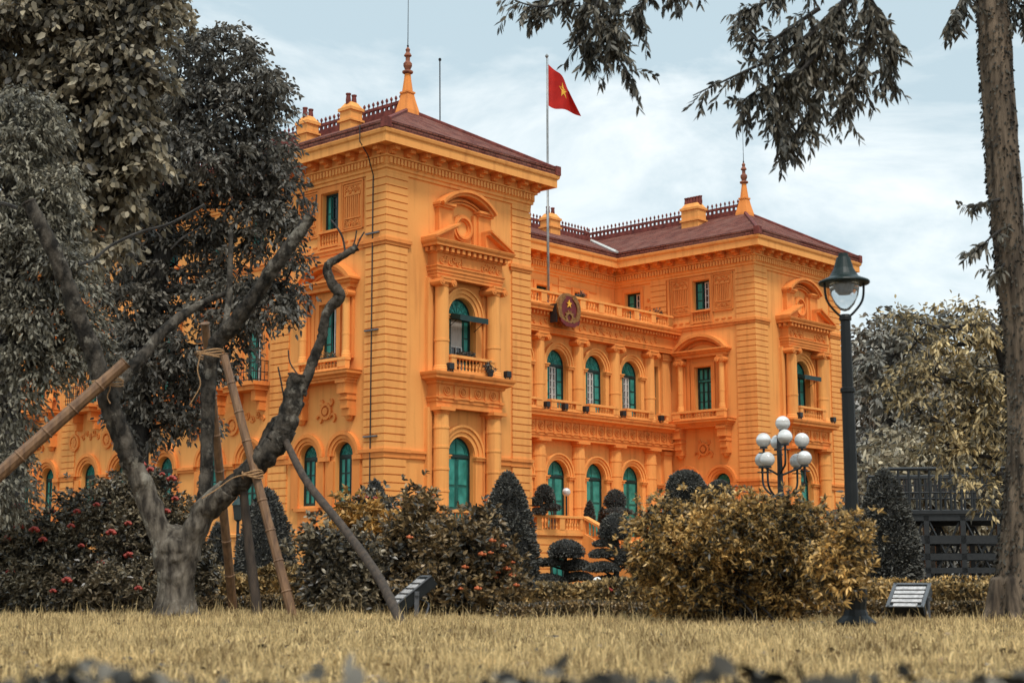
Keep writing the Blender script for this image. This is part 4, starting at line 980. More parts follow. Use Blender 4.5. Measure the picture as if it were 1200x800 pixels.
# ------------------------------------------------------------------ garden lamps
def street_lamp():
    x, y = 3.5, 16.0
    o = empty('street_lamp', (x, y, 0), label='tall dark green lamp post with a conical hood over a glass globe', cat='street lamp')
    b = MB(); b.lathe(0, 0, [(.20, 0), (.21, .07), (.18, .1), (.13, .14), (.11, .2), (.125, .34), (.12, .5), (.09, .6), (.075, .74)], 12); b.build('base', 'lamp_black', o, smooth=False)
    b = MB(); b.lathe(0, 0, [(.07, .7), (.066, 2.42), (.078, 2.43), (.078, 2.47), (.06, 2.48), (.052, 3.18), (.065, 3.19), (.065, 3.22), (.05, 3.25)], 12); b.build('post', 'lamp_black', o)
    for s in (-1, 1):
        pts = smooth_path([(0, 0, 3.2), (s * .09, 0, 3.27), (s * .185, 0, 3.4), (s * .205, 0, 3.56), (s * .195, 0, 3.62)], 5)
        b = MB(); b.tube(pts, .013, 7); b.build('yoke_arm', 'lamp_black', o)
    b = MB(); b.lathe(0, 0, [(.262, 3.575), (.27, 3.59), (.262, 3.605), (.16, 3.65), (.14, 3.675), (.105, 3.74), (.07, 3.86), (.055, 3.865), (.05, 3.905), (.01, 3.91)], 26); b.build('hood', 'lamp_green', o)
    b = MB(); b.lathe(0, 0, [(.01, 3.285), (.05, 3.3), (.1, 3.36), (.145, 3.46), (.16, 3.55), (.155, 3.585)], 22); b.build('globe', 'lamp_glass', o, smooth=True)
    b = MB(); b.lathe(0, 0, [(.05, 3.47), (.075, 3.5), (.085, 3.57)], 12); b.build('bulb_holder', 'grey_metal', o)
street_lamp()
def globe_lamp():
    Y = 37.0; x = gx(918, Y)
    o = empty('globe_lamp', (x, Y, 0), label='branching black garden lamp carrying nine white globes', cat='garden lamp')
    b = MB(); b.lathe(0, 0, [(.22, 0), (.2, .3), (.1, .4), (.085, 2.4), (.1, 2.42), (.07, 2.5), (.055, 3.85), (.07, 3.87)], 12); b.build('post', 'iron', o)
    heads = [(716, 135, 0), (598, 238, 0), (685, 250, .45), (729, 217, -.45), (833, 238, 0), (590, 358, .35), (622, 355, -.35), (803, 365, .35), (848, 348, -.35)]
    for hx, hy, dy in heads:
        p = at(780 + hx * .19167, 470 + hy * .19167, Y + dy); q = Vector((p.x - x, dy, p.z))
        b = MB(); b.sphere(tuple(q), .178, 18, 12); g = b.build('globe', 'globe_glass', o, smooth=True)
        b = MB(); b.lathe(q.x, q.y, [(.1, q.z - .2), (.09, q.z - .16)], 10); b.lathe(q.x, q.y, [(.03, q.z - .3), (.03, q.z - .2)], 8); b.build('collar', 'iron', g)
        if hx != 716:
            low = hy > 300; z0 = q.z - .95 if low else q.z - .85
            pts = smooth_path([(0, 0, max(z0, 2.3)), (q.x * .55, q.y * .55, z0 + .12), (q.x * .95, q.y * .95, q.z - .62), (q.x, q.y, q.z - .28)], 6)
            b = MB(); b.tube(pts, .026, 7); b.build('arm', 'iron', o)
            b = MB(); b.tube([(q.x - .12, q.y, q.z - .3), (q.x + .12, q.y, q.z - .3)], .016, 5); b.build('crossbar', 'iron', o)
globe_lamp()
def post_lamp(p, h, label, name='bollard_lamp', r=.13):
    o = empty(name, p, label=label, cat='garden lamp')
    b = MB(); b.lathe(0, 0, [(.08, 0), (.07, .08), (.045, .14), (.04, h - .18), (.06, h - .16)], 10); b.build('post', 'iron', o)
    b = MB(); b.sphere((0, 0, h), r, 14, 10); b.build('globe', 'globe_glass', o, smooth=True)
tp = PW(13.2, 1.6, 2.36)
post_lamp(tp, 2.06, 'slim black post lamp with one white globe on the terrace', 'post_lamp', .2)
Y = 33; post_lamp((gx(700, Y), Y, 0), .52 - .1, 'low white domed garden light in front of the pruned cloud tree', 'garden_light', .1)
def lantern(Y, px, h, label):
    o = empty('garden_lantern', (gx(px, Y), Y, 0), label=label, cat='lantern')
    b = MB(); b.lathe(0, 0, [(.12, 0), (.1, .1), (.05, .16), (.045, h - .6), (.1, h - .56)], 10); b.build('post', 'iron', o)
    b = MB(); b.lathe(0, 0, [(.12, h - .56), (.18, h - .12)], 6); b.build('glass', 'clear_pane', o)
    b = MB(); b.lathe(0, 0, [(.22, h - .12), (.16, h - .03), (.05, h + .08), (.03, h + .16)], 6); b.build('cap', 'frame_green', o)
lantern(46, 277, 2.75, 'dark garden lantern on a post behind the bamboo props')

# ------------------------------------------------------------------ ground floodlights
def floodlight(x, y, rz, tilt, wd, dp, label, hh=.27):
    o = empty('floodlight', (x, y, 0), rz, label=label, cat='floodlight', group='ground floodlights on the lawn edge')
    T = Matrix.Translation((0, 0, hh)) @ Matrix.Rotation(tilt, 4, 'X')
    def tb(x0, x1, y0, y1, z0, z1, name, m):
        b = MB(); b.box(x0, x1, y0, y1, z0, z1); b.v = [tuple(T @ Vector(v)) for v in b.v]; return b.build(name, m, hs if name != 'housing' else o, bevel=.006 if name == 'housing' else 0)
    hs = None; hs = tb(-wd / 2, wd / 2, -dp / 2, dp / 2, -.085, .05, 'housing', 'lamp_black')
    b = MB()
    for s in (-1, 1): b.box(s * wd / 2 * .97 - .02, s * wd / 2 * .97 + .02, -dp / 2, dp / 2, .05, .062)
    b.box(-wd / 2, wd / 2, -dp / 2, -dp / 2 + .03, .05, .062); b.box(-wd / 2, wd / 2, dp / 2 - .03, dp / 2, .05, .062); b.v = [tuple(T @ Vector(v)) for v in b.v]; b.build('rim', 'grey_metal', hs)
    for k in range(5):
        y0 = dp / 2 - .05 - (k + 1) * dp * .175; w = wd * .42 if k < 4 else wd * .33
        tb(-w, w, y0, y0 + dp * .115, .051, .066, 'light_strip', 'lens_strip')
    b = MB()
    for s in (-1, 1): b.box(s * (wd / 2 + .012) - .008, s * (wd / 2 + .012) + .008, -.03, .03, .03, hh + .03); b.lathe(s * (wd / 2 + .02), 0, [(.03, hh - .02), (.03, hh + .02)], 8)
    b.box(-wd / 2 - .02, wd / 2 + .02, -.035, .035, .02, .045); b.build('bracket', 'grey_metal', o)
    b = MB(); b.tube(smooth_path([(0, .06, hh - .06), (.05, .2, .22), (.15, .16, .12), (.2, .1, .01)], 5), .012, 6); b.build('cable', 'grey_metal', o)
floodlight(4.64, 18.3, math.radians(-30), math.radians(36), .42, .46, 'black ground floodlight with rows of lamps beside the right tree')
floodlight(gx(482, 19.5), 19.5, math.radians(-68), math.radians(38), .40, .58, 'grey ground floodlight seen edge on under the flowering shrub', .33)

# ------------------------------------------------------------------ iron viewing stand on the right
def stand():
    Y = 42.0; k = Y / FPX; x0 = gx(1046, Y); x1 = gx(1215, Y)
    zz = lambda py: at(1100, py, Y).z
    o = empty('viewing_stand', (x0, Y, 0), math.radians(-4), label='black iron viewing stand with railing and cross braced legs', cat='viewing stand')
    w = x1 - x0; dpt = 3.4
    for yy in (0, dpt):
        for z, t in ((zz(604), .11), (zz(632), .09), (zz(652), .07), (zz(668), .06)): b = MB(); b.box(0, w, yy, yy + .14, z - t * 1.25, z + t * 1.25); b.build('beam', 'iron', o)
    b = MB(); b.box(-.06, w, -.05, dpt + .2, zz(602), zz(602) + .07); b.build('deck', 'iron', o)
    for yy in (.06, dpt + .08):
        b = MB()
        for z in (zz(549), zz(560), zz(577), zz(598)): b.tube([(0, yy, z), (w, yy, z)], .05 if z > zz(552) else .028, 6)
        n = 14
        for i in range(n + 1): b.tube([(w * i / n, yy, zz(604)), (w * i / n, yy, zz(549))], .036, 5)
        for i in range(n * 3): b.tube([(w * (i + .5) / n / 3, yy, zz(577)), (w * (i + .5) / n / 3, yy, zz(560))], .02, 4)
        b.build('railing', 'iron', o)
    n = 4
    for yy in (.07, dpt + .07):
        for i in range(n + 1): b = MB(); b.box(w * i / n - .07, w * i / n + .07, yy - .07, yy + .07, 0, zz(604)); b.build('leg', 'iron', o)
        for i in range(n):
            a, c = w * i / n, w * (i + 1) / n
            b = MB(); b.tube([(a, yy, .1), (c, yy, zz(604))], .035, 5); b.tube([(c, yy, .1), (a, yy, zz(604))], .035, 5); b.build('cross_brace', 'iron', o)
    for i in range(5): b = MB(); b.box(0, w, .5 + i * .6, .9 + i * .6, zz(668) + i * .42, zz(668) + .06 + i * .42); b.build('bench_plank', 'iron', o)
stand()

# pale house far behind the trees
def house():
    Y = 105; x0 = gx(1008, Y)
    o = empty('pale_house', (x0, Y, 0), math.radians(8), label='pale rendered house glimpsed far behind the right hand trees', cat='house')
    F = FR('y', 0); b = MB(); ops = [(1.6 + 2.4 * i, .55, z, z + 1.8, False) for i in range(3) for z in (3.5, 7.6, 11.7)]
    for z in (3.0, 7.1, 11.2): wall(b, F, 0, 8, z - (3 if z == 3 else 0), z + 4.1, [q for q in ops if z < q[2] < z + 4], .3)
    b.add([(0, 0, 0), (0, 7, 0), (0, 7, 15.3), (0, 0, 15.3)], [(0, 1, 2, 3)]); b.add([(8, 0, 0), (8, 7, 0), (8, 7, 15.3), (8, 0, 15.3)], [(0, 1, 2, 3)]); b.build('wall', 'pale_render', o)
    for q in ops:
        b = MB(); b.fb(F, q[0] - .55, q[0] + .55, -.28, -.2, q[2], q[3]); wn = b.build('window', 'dark_pane', o)
        b = MB(); b.fb(F, q[0] - .03, q[0] + .03, -.19, -.15, q[2], q[3]); b.fb(F, q[0] - .65, q[0] + .65, .0, .12, q[2] - .1, q[2] - .002); b.build('frame', 'white_wood', wn)
    b = MB(); b.box(-.4, 8.4, -.4, 7.4, 15.3, 15.6); b.add([(-.3, -.3, 15.6), (8.3, -.3, 15.6), (8.3, 7.3, 15.6), (-.3, 7.3, 15.6), (2.5, 3.5, 17.6), (5.5, 3.5, 17.6)], [(0, 1, 5, 4), (1, 2, 5), (2, 3, 4, 5), (3, 0, 4)]); b.build('roof', 'pale_render', o)
house()
# ------------------------------------------------------------------ clipped shrubs
def clipped(o, profile, c=(0, 0), n=1500, L=.075, name='foliage', sq=(1, 1), m='leaf_cone', core=.94, par=None, jit=.35):
    """clipped foliage: solid near-black core body plus small leaves over its surface; profile [(r, z)] bottom to top"""
    pr = np.array(profile, float)
    b = MB(); b.lathe(c[0], c[1], [(max(r * core, .005) , z) for r, z in profile], 14); core_o = b.build('inner_core', 'core_dark', par or o)
    seg = np.linalg.norm(np.diff(pr, axis=0), axis=1) * (pr[:-1, 0] + pr[1:, 0] + .02); k = rng.choice(len(seg), n, p=seg / seg.sum()); u = rng.random(n)
    r = pr[k, 0] * (1 - u) + pr[k + 1, 0] * u; z = pr[k, 1] * (1 - u) + pr[k + 1, 1] * u; a = rng.random(n) * 2 * np.pi
    bump = 1 + .05 * np.sin(a * 5 + z * 7) + .04 * np.sin(a * 9 - z * 13 + 1) + rng.normal(size=n) * .025
    P = np.stack([c[0] + r * bump * np.cos(a), c[1] + r * bump * np.sin(a), z], 1)
    dr = pr[k + 1] - pr[k]; nn = np.stack([np.cos(a) * dr[:, 1], np.sin(a) * dr[:, 1], -dr[:, 0]], 1); nn = unit(nn)
    D = nn + rng.normal(size=(n, 3)) * jit * 1.6 + np.array([0, 0, .35])
    f = leaves(name, P - nn * L * .4, D, rng.uniform(.7, 1.3, n) * L, L * .42, m, par or o, .1)
    return f
def cone_prof(r, h, base=.05):
    q = [(0.55, 0), (.88, .04), (1, .14), (.97, .3), (.88, .48), (.72, .66), (.52, .81), (.32, .92), (.15, .98), (.01, 1.)]
    return [(r * a, base + h * t) for a, t in q]
def cone(px, Y, top, wpx, label, n=9000):
    h = at(px, top, Y).z; r = wpx / 2 * Y / FPX
    o = empty('clipped_cypress', (gx(px, Y), Y, 0), label=label, cat='topiary', group='clipped cypress cones in the garden')
    b = MB(); b.lathe(0, 0, [(.09, 0), (.07, .3)], 8); b.build('trunk', 'bark_dark', o)
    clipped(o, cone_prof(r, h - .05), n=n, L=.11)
cone(595, 44, 552, 72, 'tall clipped cone shrub right of the pavilion door')
cone(1041, 36, 549, 76, 'clipped cone shrub between lamp post and iron stand')
cone(310, 44, 571, 70, 'clipped cone shrub behind the bamboo props', 6000)
cone(253, 46, 612, 30, 'small clipped cone shrub behind the forked tree', 3000)
cone(438, 47, 561, 58, 'clipped cone shrub against the near pavilion corner', 6000)
def dome(px, Y, top, wpx, label, cat='topiary'):
    h = at(px, top, Y).z; r = wpx / 2 * Y / FPX
    o = empty('clipped_ball', (gx(px, Y), Y, 0), label=label, cat=cat)
    b = MB(); b.lathe(0, 0, [(.09, 0), (.07, h - r)], 8); b.build('trunk', 'bark_dark', o)
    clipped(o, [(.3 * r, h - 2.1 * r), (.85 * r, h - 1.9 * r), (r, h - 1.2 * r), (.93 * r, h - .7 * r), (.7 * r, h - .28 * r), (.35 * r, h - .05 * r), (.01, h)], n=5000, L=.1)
dome(806, 47, 551, 46, 'rounded clipped shrub behind the big golden bush')
dome(846, 49, 563, 30, 'smaller rounded shrub behind the golden bush')
def cloud_tree(px, Y, pads, label, trunk, n=1800):
    x = gx(px, Y); o = empty('cloud_pruned_tree', (x, Y, 0), label=label, cat='cloud tree', group='cloud pruned trees before the terrace')
    b = MB(); pts = smooth_path([(at(tx, ty, Y).x - x, 0, at(tx, ty, Y).z) for tx, ty in trunk], 5); pts[0] = (pts[0][0], 0, 0)
    b.tube(pts, lerps([.11, .07, .04], len(pts)), 7); tr = b.build('trunk', 'bark_dark', o)
    for i, (cx, y0, y1, w) in enumerate(pads):
        c = at(cx, (y0 + y1) / 2, Y); zt, zb = at(cx, y0, Y).z, at(cx, y1, Y).z; r = w / 2 * Y / FPX; h = zt - zb; dy = (-.25, .2, .1, -.15, .3)[i % 5] * r
        pr = [(.4 * r, zb), (.9 * r, zb + h * .06), (r, zb + h * .25), (.9 * r, zb + h * .55), (.66 * r, zb + h * .8), (.34 * r, zb + h * .95), (.01, zt)]
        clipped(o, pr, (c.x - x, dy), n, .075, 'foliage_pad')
        b = MB(); tp = min(pts, key=lambda q: abs(q[2] - (zb - .1))); b.tube([tp, ((c.x - x) * .8 + tp[0] * .2, dy * .8, zb - .02), (c.x - x, dy, zb + h * .3)], [.04, .03, .02], 5); b.build('branch', 'bark_dark', tr)
cloud_tree(664, 45, [(663, 632, 653, 42), (643, 654, 662, 38), (676, 655, 667, 34), (640, 672, 684, 46), (678, 670, 679, 34)], 'cloud pruned tree with a mushroom dome before the terrace wall', [(660, 700), (664, 668), (660, 645)])
cloud_tree(716, 43, [(721, 601, 632, 38), (710, 632, 639, 30), (706, 643, 652, 32), (706, 658, 669, 42), (714, 674, 688, 52), (735, 640, 662, 30)], 'taller cloud pruned tree with many pads beside the stair', [(716, 700), (724, 660), (722, 625)])
def terr_tree(x, y, pads, label, kind='potted_tree'):
    p = PW(x, y, 2.36); Y = p.y; o = empty(kind, tuple(p), label=label, cat='potted tree', group='potted trees on the terrace')
    b = MB(); b.lathe(0, 0, [(.2, 0), (.3, .4), (.33, .4), (.33, .46)], 12); b.build('pot', 'pot_clay', o)
    top = at(pads[0][0], pads[0][1], Y).z - p.z
    b = MB(); b.tube([(0, 0, .4), (.06, .02, top * .6), (0, 0, top * .9)], [.06, .05, .03], 6); b.build('trunk', 'bark_dark', o)
    for i, (cx, y0, y1, w) in enumerate(pads):
        c = at(cx, (y0 + y1) / 2, Y); zt, zb = at(cx, y0, Y).z - p.z, at(cx, y1, Y).z - p.z; r = w / 2 * Y / FPX; h = zt - zb
        if kind == 'potted_cone': pr = cone_prof(r, h, zb)
        else: pr = [(.4 * r, zb), (.9 * r, zb + h * .06), (r, zb + h * .25), (.9 * r, zb + h * .55), (.66 * r, zb + h * .8), (.34 * r, zb + h * .95), (.01, zt)]
        clipped(o, pr, (c.x - p.x, (.1, -.15, .12, -.1)[i % 4]), 1100, .11, 'foliage_pad')
terr_tree(9.6, 1.9, [(638, 567, 588, 23), (627, 583, 592, 16), (645, 589, 597, 24), (630, 595, 602, 20)], 'tiered bonsai in a pot on the terrace beside the pavilion')
terr_tree(14.2, 3.2, [(721, 573, 594, 26), (723, 594, 603, 36)], 'ball topped bonsai over the stair head')
terr_tree(13.4, 2.6, [(691, 586, 612, 13)], 'slim potted cone at the terrace lamp', 'potted_cone')
terr_tree(14.4, 3.6, [(706, 594, 614, 10)], 'smaller potted cone beside the ball topped bonsai', 'potted_cone')
terr_tree(4.3, -.6, [(503, 586, 593, 8)], 'tiny potted cone in front of the near pavilion door', 'potted_cone')

# ------------------------------------------------------------------ shrubs
def shrub(name, lumps, Y, m, label, L=.11, Wd=.042, per=900, k=9, flowers=(), fm='petal_red', cat='shrub', group=None, stems=18, dep=.8, bsp=.12, down=.0, orb=.5, bx=None):
    cx = bx if bx is not None else sum(l[0] for l in lumps) / len(lumps); x = gx(cx, Y)
    o = empty(name, (x, Y, 0), label=label, cat=cat, group=group); Ps, Ds = [], []; tips = []; sc = Y / FPX
    for (px, py, rx, ry, *dd) in lumps:
        dy = dd[0] if dd else 0; c = np.array(at(px, py, Y + dy)) - np.array([x, Y, 0]); r = np.array([rx * sc, min(rx, 110) * sc * dep, ry * sc]) * .92; c[2] -= .04 * ry * sc
        n = int(per * (rx * ry * sc * sc) / .25); 
        ns = max(6, n // 9); d0 = rand_dir(ns); rd = .45 + .68 * rng.random(ns) ** .6                 # twig ends gather in clumps
        q = rng.integers(0, ns, n); d = unit(d0[q] + rng.normal(size=(n, 3)) * .12)
        p = c + d0[q] * r * rd[q][:, None] + rng.normal(size=(n, 3)) * L * 1.15
        up = rng.random(n) < .16; p[up, 2] += L * rng.uniform(.4, 1.8, up.sum()) * (d[up, 2] > -.1)
        p[:, 2] = np.maximum(p[:, 2], .05)
        td = unit(d * .7 + rand_dir(n) * .45 + np.array([0, 0, .6 - down]))
        P, D = rosettes(p, td, k, L); Ps.append(P); Ds.append(D); tips += [(c, r)]
    P = np.concatenate(Ps); D = np.concatenate(Ds); n = len(P)
    leaves('foliage', P, D, rng.uniform(.65, 1.25, n) * L, rng.uniform(.8, 1.2, n) * Wd, m, o, .22)
    b = MB()
    for i in range(stems):
        c, r = tips[i % len(tips)]
        if abs(c[1]) > 1.2: continue
        e = c + rand_dir(1)[0] * r * .75; e[2] = max(e[2], .2); s0 = np.array([rng.normal() * bsp, rng.normal() * bsp * .5 + (.4 if bsp > .2 else 0), 0])
        mid = s0 * .6 + e * .25; mid[2] = e[2] * .55; b.tube(smooth_path([tuple(s0), tuple(mid), tuple(e)], 4), lerps([.017, .010, .005], 9), 5)
    b.build('stem', 'bark_dark', o)
    fme = None
    for (fx, fy) in flowers:
        best = min(lumps, key=lambda l: ((fx - l[0]) / l[2]) ** 2 + ((fy - l[1]) / l[3]) ** 2)
        q = min(.97, ((fx - best[0]) / best[2]) ** 2 + ((fy - best[1]) / best[3]) ** 2); dyf = -math.sqrt(1 - q) * min(best[2], 110) * sc * dep * 1.12 - L * 1.3 + (best[4] if len(best) > 4 else 0)
        pos = np.array(at(fx, fy, Y + dyf)) - np.array([x, Y, 0])
        if fme is None:
            f = MB()
            for i in range(16):
                dd = rand_dir(1)[0]; dd[2] = abs(dd[2]); f.sphere(tuple(dd * .03), .014, 5, 4)
            fo = f.build('flower_head', fm, o); fme = fo.data
        else:
            fo = bpy.data.objects.new('flower_head', fme); C.objects.link(fo); fo.parent = o
        fo.location = pos; s = rng.uniform(.8, 1.5) * orb * 2; fo.scale = (s, s, s * .8)
    return o
R = np.random.default_rng(3)
fl1 = [(19, 594), (22, 618), (90, 600), (118, 592), (113, 592), (131, 592), (83, 617), (50, 633), (78, 681), (62, 693), (150, 614), (151, 652), (165, 545), (176, 552), (190, 556), (201, 562), (12, 671), (60, 600), (95, 640), (130, 625), (162, 690), (195, 600), (172, 570), (40, 622), (205, 585), (8, 632), (118, 660)]
shrub('flowering_shrub', [(40, 655, 58, 50), (112, 632, 66, 54, .3), (182, 612, 46, 48, .5), (60, 690, 75, 28, -.3), (150, 684, 80, 32, -.2), (213, 655, 34, 44, .2), (138, 588, 32, 26, .6), (168, 570, 22, 20, .6), (8, 635, 30, 40), (234, 672, 18, 30, .4), (-25, 650, 40, 50)], 24, 'leaf_ixora', 'large dark glossy shrub dotted with red flower heads at the left', L=.10, Wd=.036, per=700, k=9, flowers=fl1, group='flowering shrubs along the lawn', bx=110, stems=10, orb=.78)
fl2 = [(655, 0)][:0] + [(575, 648), (581, 677), (583, 671), (601, 659), (594, 667), (565, 650), (552, 625), (545, 665), (590, 640), (605, 686), (598, 690), (560, 690), (480, 630), (530, 620), (577, 634), (540, 690), (600, 675)]
shrub('flowering_shrub', [(555, 655, 40, 42, .0), (588, 672, 20, 34), (560, 692, 50, 24, -.2), (530, 650, 32, 32, .2), (562, 620, 22, 22, .3), (540, 628, 16, 14, .3), (500, 692, 36, 26, 0)], 20.5, 'leaf_mid', 'bushy shrub with orange red flower heads behind the edge-on floodlight', L=.10, Wd=.04, per=640, k=8, flowers=fl2, fm='petal_orange', group='flowering shrubs along the lawn', bx=555, stems=10)
shrub('garden_shrub', [(496, 604, 17, 24, .1), (486, 640, 32, 32), (455, 676, 36, 34, -.1), (500, 622, 20, 20), (440, 694, 34, 24)], 21.5, 'leaf_mid', 'leafy shrub with a raised top left of the flowering one', L=.11, Wd=.042, per=640, k=8, bx=470, stems=10)
shrub('garden_shrub', [(383, 664, 28, 40), (370, 640, 15, 20), (395, 690, 34, 26, -.1), (420, 668, 26, 36)], 20.8, 'leaf_ixora', 'dark leafy shrub right of the leaning bamboo prop', L=.10, Wd=.042, per=640, k=8, bx=388, stems=8)
shrub('golden_shrub', [(422, 612, 30, 26), (440, 632, 32, 24), (405, 636, 24, 18)], 25, 'leaf_gold', 'yellow leaved shrub glowing behind the leaning wooden prop', L=.12, Wd=.045, per=560, k=8, flowers=[(430, 583), (440, 584)], bx=422, stems=6)
shrub('flowering_shrub', [(440, 604, 26, 22, .2), (428, 600, 15, 16)], 27, 'leaf_ixora', 'dark shrub top with two coral flower heads behind the yellow one', L=.11, Wd=.045, per=620, k=8, flowers=[(428, 582), (441, 584), (423, 583)], orb=.9, bx=438, stems=5)
shrub('golden_bush', [(800, 642, 60, 40), (860, 630, 74, 40, .1), (930, 636, 60, 38), (782, 614, 34, 24, .2), (838, 602, 36, 20, .1), (872, 598, 24, 20), (932, 606, 32, 20), (965, 645, 40, 40), (984, 655, 24, 36, -1.95), (870, 632, 80, 26, .1), (760, 640, 30, 36), (775, 668, 26, 22), (962, 672, 26, 22), (820, 682, 56, 34, .25), (895, 684, 60, 34, .3), (860, 665, 60, 34, .3), (930, 690, 40, 26, .1), (800, 694, 40, 24, .1), (994, 640, 18, 42, -1.9)], 17.6, 'leaf_bush', 'wide golden brown bush in front of the far pavilion', L=.078, Wd=.027, per=760, k=9, bx=868, stems=60, cat='bush', dep=.75, bsp=.34)

def hedge(name, x0, x1, y0, y1, h, m, label, n, L=.06, wavy=.05, flowers=0, cat='hedge', Wd=.5):
    o = empty(name, ((x0 + x1) / 2, y0, 0), label=label, cat=cat); cx = (x0 + x1) / 2
    P = np.stack([rng.uniform(x0 - cx, x1 - cx, n), rng.uniform(0, y1 - y0, n), h * (1 - rng.random(n) ** 2.2)], 1)
    front = rng.random(n) < .35; P[front, 1] = rng.uniform(-.03, .06, front.sum()); P[front, 2] = rng.random(front.sum()) * h
    P[:, 2] *= 1 + wavy * np.sin(P[:, 0] * 2.1) + wavy * np.sin(P[:, 0] * 5.3 + 1)
    D = rng.normal(size=(n, 3)) * .7 + np.array([0, -.35, .7])
    leaves('foliage', P, D, rng.uniform(.6, 1.3, n) * L, L * Wd, m, o, .1)
    b = MB(); nn = int((x1 - x0) / .25)
    for i in range(nn):
        x = x0 - cx + (i + .5) * .25 + rng.normal() * .03; y = rng.uniform(.1, max(.12, y1 - y0 - .1)); b.tube([(x, y, 0), (x + rng.normal() * .03, y, h * .5), (x + rng.normal() * .05, y, h * .85)], [.008, .006, .003], 4)
    b.build('stem', 'bark_dark', o)
    if flowers:
        f = MB()
        for i in range(8): dd = rand_dir(1)[0]; f.sphere(tuple(dd * .022), .016, 5, 4)
        base = f.build('flower_head', 'petal_red', o)
        for i in range(flowers):
            c = base if i == 0 else bpy.data.objects.new('flower_head', base.data)
            if i: C.objects.link(c); c.parent = o
            c.location = (rng.uniform(x0 - cx, x1 - cx), rng.uniform(-.05, (y1 - y0) * .4), h * rng.uniform(.7, 1.02))
    return o
hedge('low_hedge', gx(585, 18.8), gx(1215, 18.8), 18.8, 19.5, .20, 'leaf_mid', 'low dark clipped hedge along the far edge of the lawn', 26000, .05)
hedge('flower_bed', gx(610, 22.5), gx(1215, 22.5), 22.5, 24.2, .40, 'leaf_hedge', 'bed of yellow green plants with red flowers behind the low hedge', 26000, .085, .08, 26, cat='flower bed')
hedge('low_hedge', gx(225, 24), gx(380, 24), 24.0, 25.2, .22, 'leaf_mid', 'low dark hedge between the bamboo props and the garden', 7000, .06)
hedge('flower_bed', gx(235, 28), gx(385, 28), 28, 30, .62, 'leaf_hedge', 'bed of pale yellow plants behind the bamboo props', 9000, .11, .12, 0, cat='flower bed')
hedge('garden_border', gx(1020, 31), gx(1230, 31), 31, 33, .42, 'leaf_bush', 'border of orange leaved plants below the iron stand', 9000, .10, .1, 10, cat='flower bed')
# dark leaves right in front of the lens
o = empty('border_plants', (0, 2.5, 0), label='dark leaves of a border plant blurred along the bottom edge', cat='border plant')
n = 3900; P = np.stack([rng.uniform(-1.3, 1.3, n), rng.uniform(-.15, .35, n), rng.random(n) ** .5 * .372], 1)
P[:, 2] *= 1.0 + .022 * np.sin(P[:, 0] * 7) + .03 * np.sin(P[:, 0] * 17 + 1); D = rng.normal(size=(n, 3)) * np.array([1, 1, .55]) + np.array([0, 0, .12])
leaves('foliage', P, D, rng.uniform(.035, .07, n), rng.uniform(.022, .04, n), 'leaf_near', o, .25)
b = MB()
for i in range(60): x, y = rng.uniform(-1.3, 1.3), rng.uniform(-.1, .3); b.tube([(x, y, 0), (x + rng.normal() * .03, y, .33)], [.005, .003], 4)
b.build('stem', 'bark_dark', o)

# ------------------------------------------------------------------ lawn
def litter():
    n = 900; y = np.sqrt(rng.uniform(49, 400, n)); x = rng.uniform(-1, 1, n) * (y * .36 + 1); a = rng.random(n) * 6.283
    P = np.stack([x, y, rng.uniform(.015, .05, n)], 1); D = np.stack([np.cos(a), np.sin(a), rng.normal(size=n) * .25], 1)
    tag(leaves('leaf_litter', P, D, rng.uniform(.05, .11, n), rng.uniform(.02, .045, n), 'leaf_mid', None, .1), kind='stuff')
    n = 260; c = np.stack([rng.uniform(-1, 1, n), np.sqrt(rng.uniform(49, 400, n))], 1); c[:, 0] *= c[:, 1] * .36 + 1
    P = np.repeat(np.concatenate([c, np.zeros((n, 1))], 1), 9, 0) + rng.normal(size=(n * 9, 3)) * np.array([.03, .03, 0]); a = rng.random(n * 9) * 6.283
    D = np.stack([np.cos(a), np.sin(a), rng.uniform(.2, 1.4, n * 9)], 1)
    tag(leaves('lawn_weeds', P, D, rng.uniform(.04, .10, n * 9), rng.uniform(.012, .022, n * 9), 'leaf_hedge', None, .15), kind='stuff')
litter()
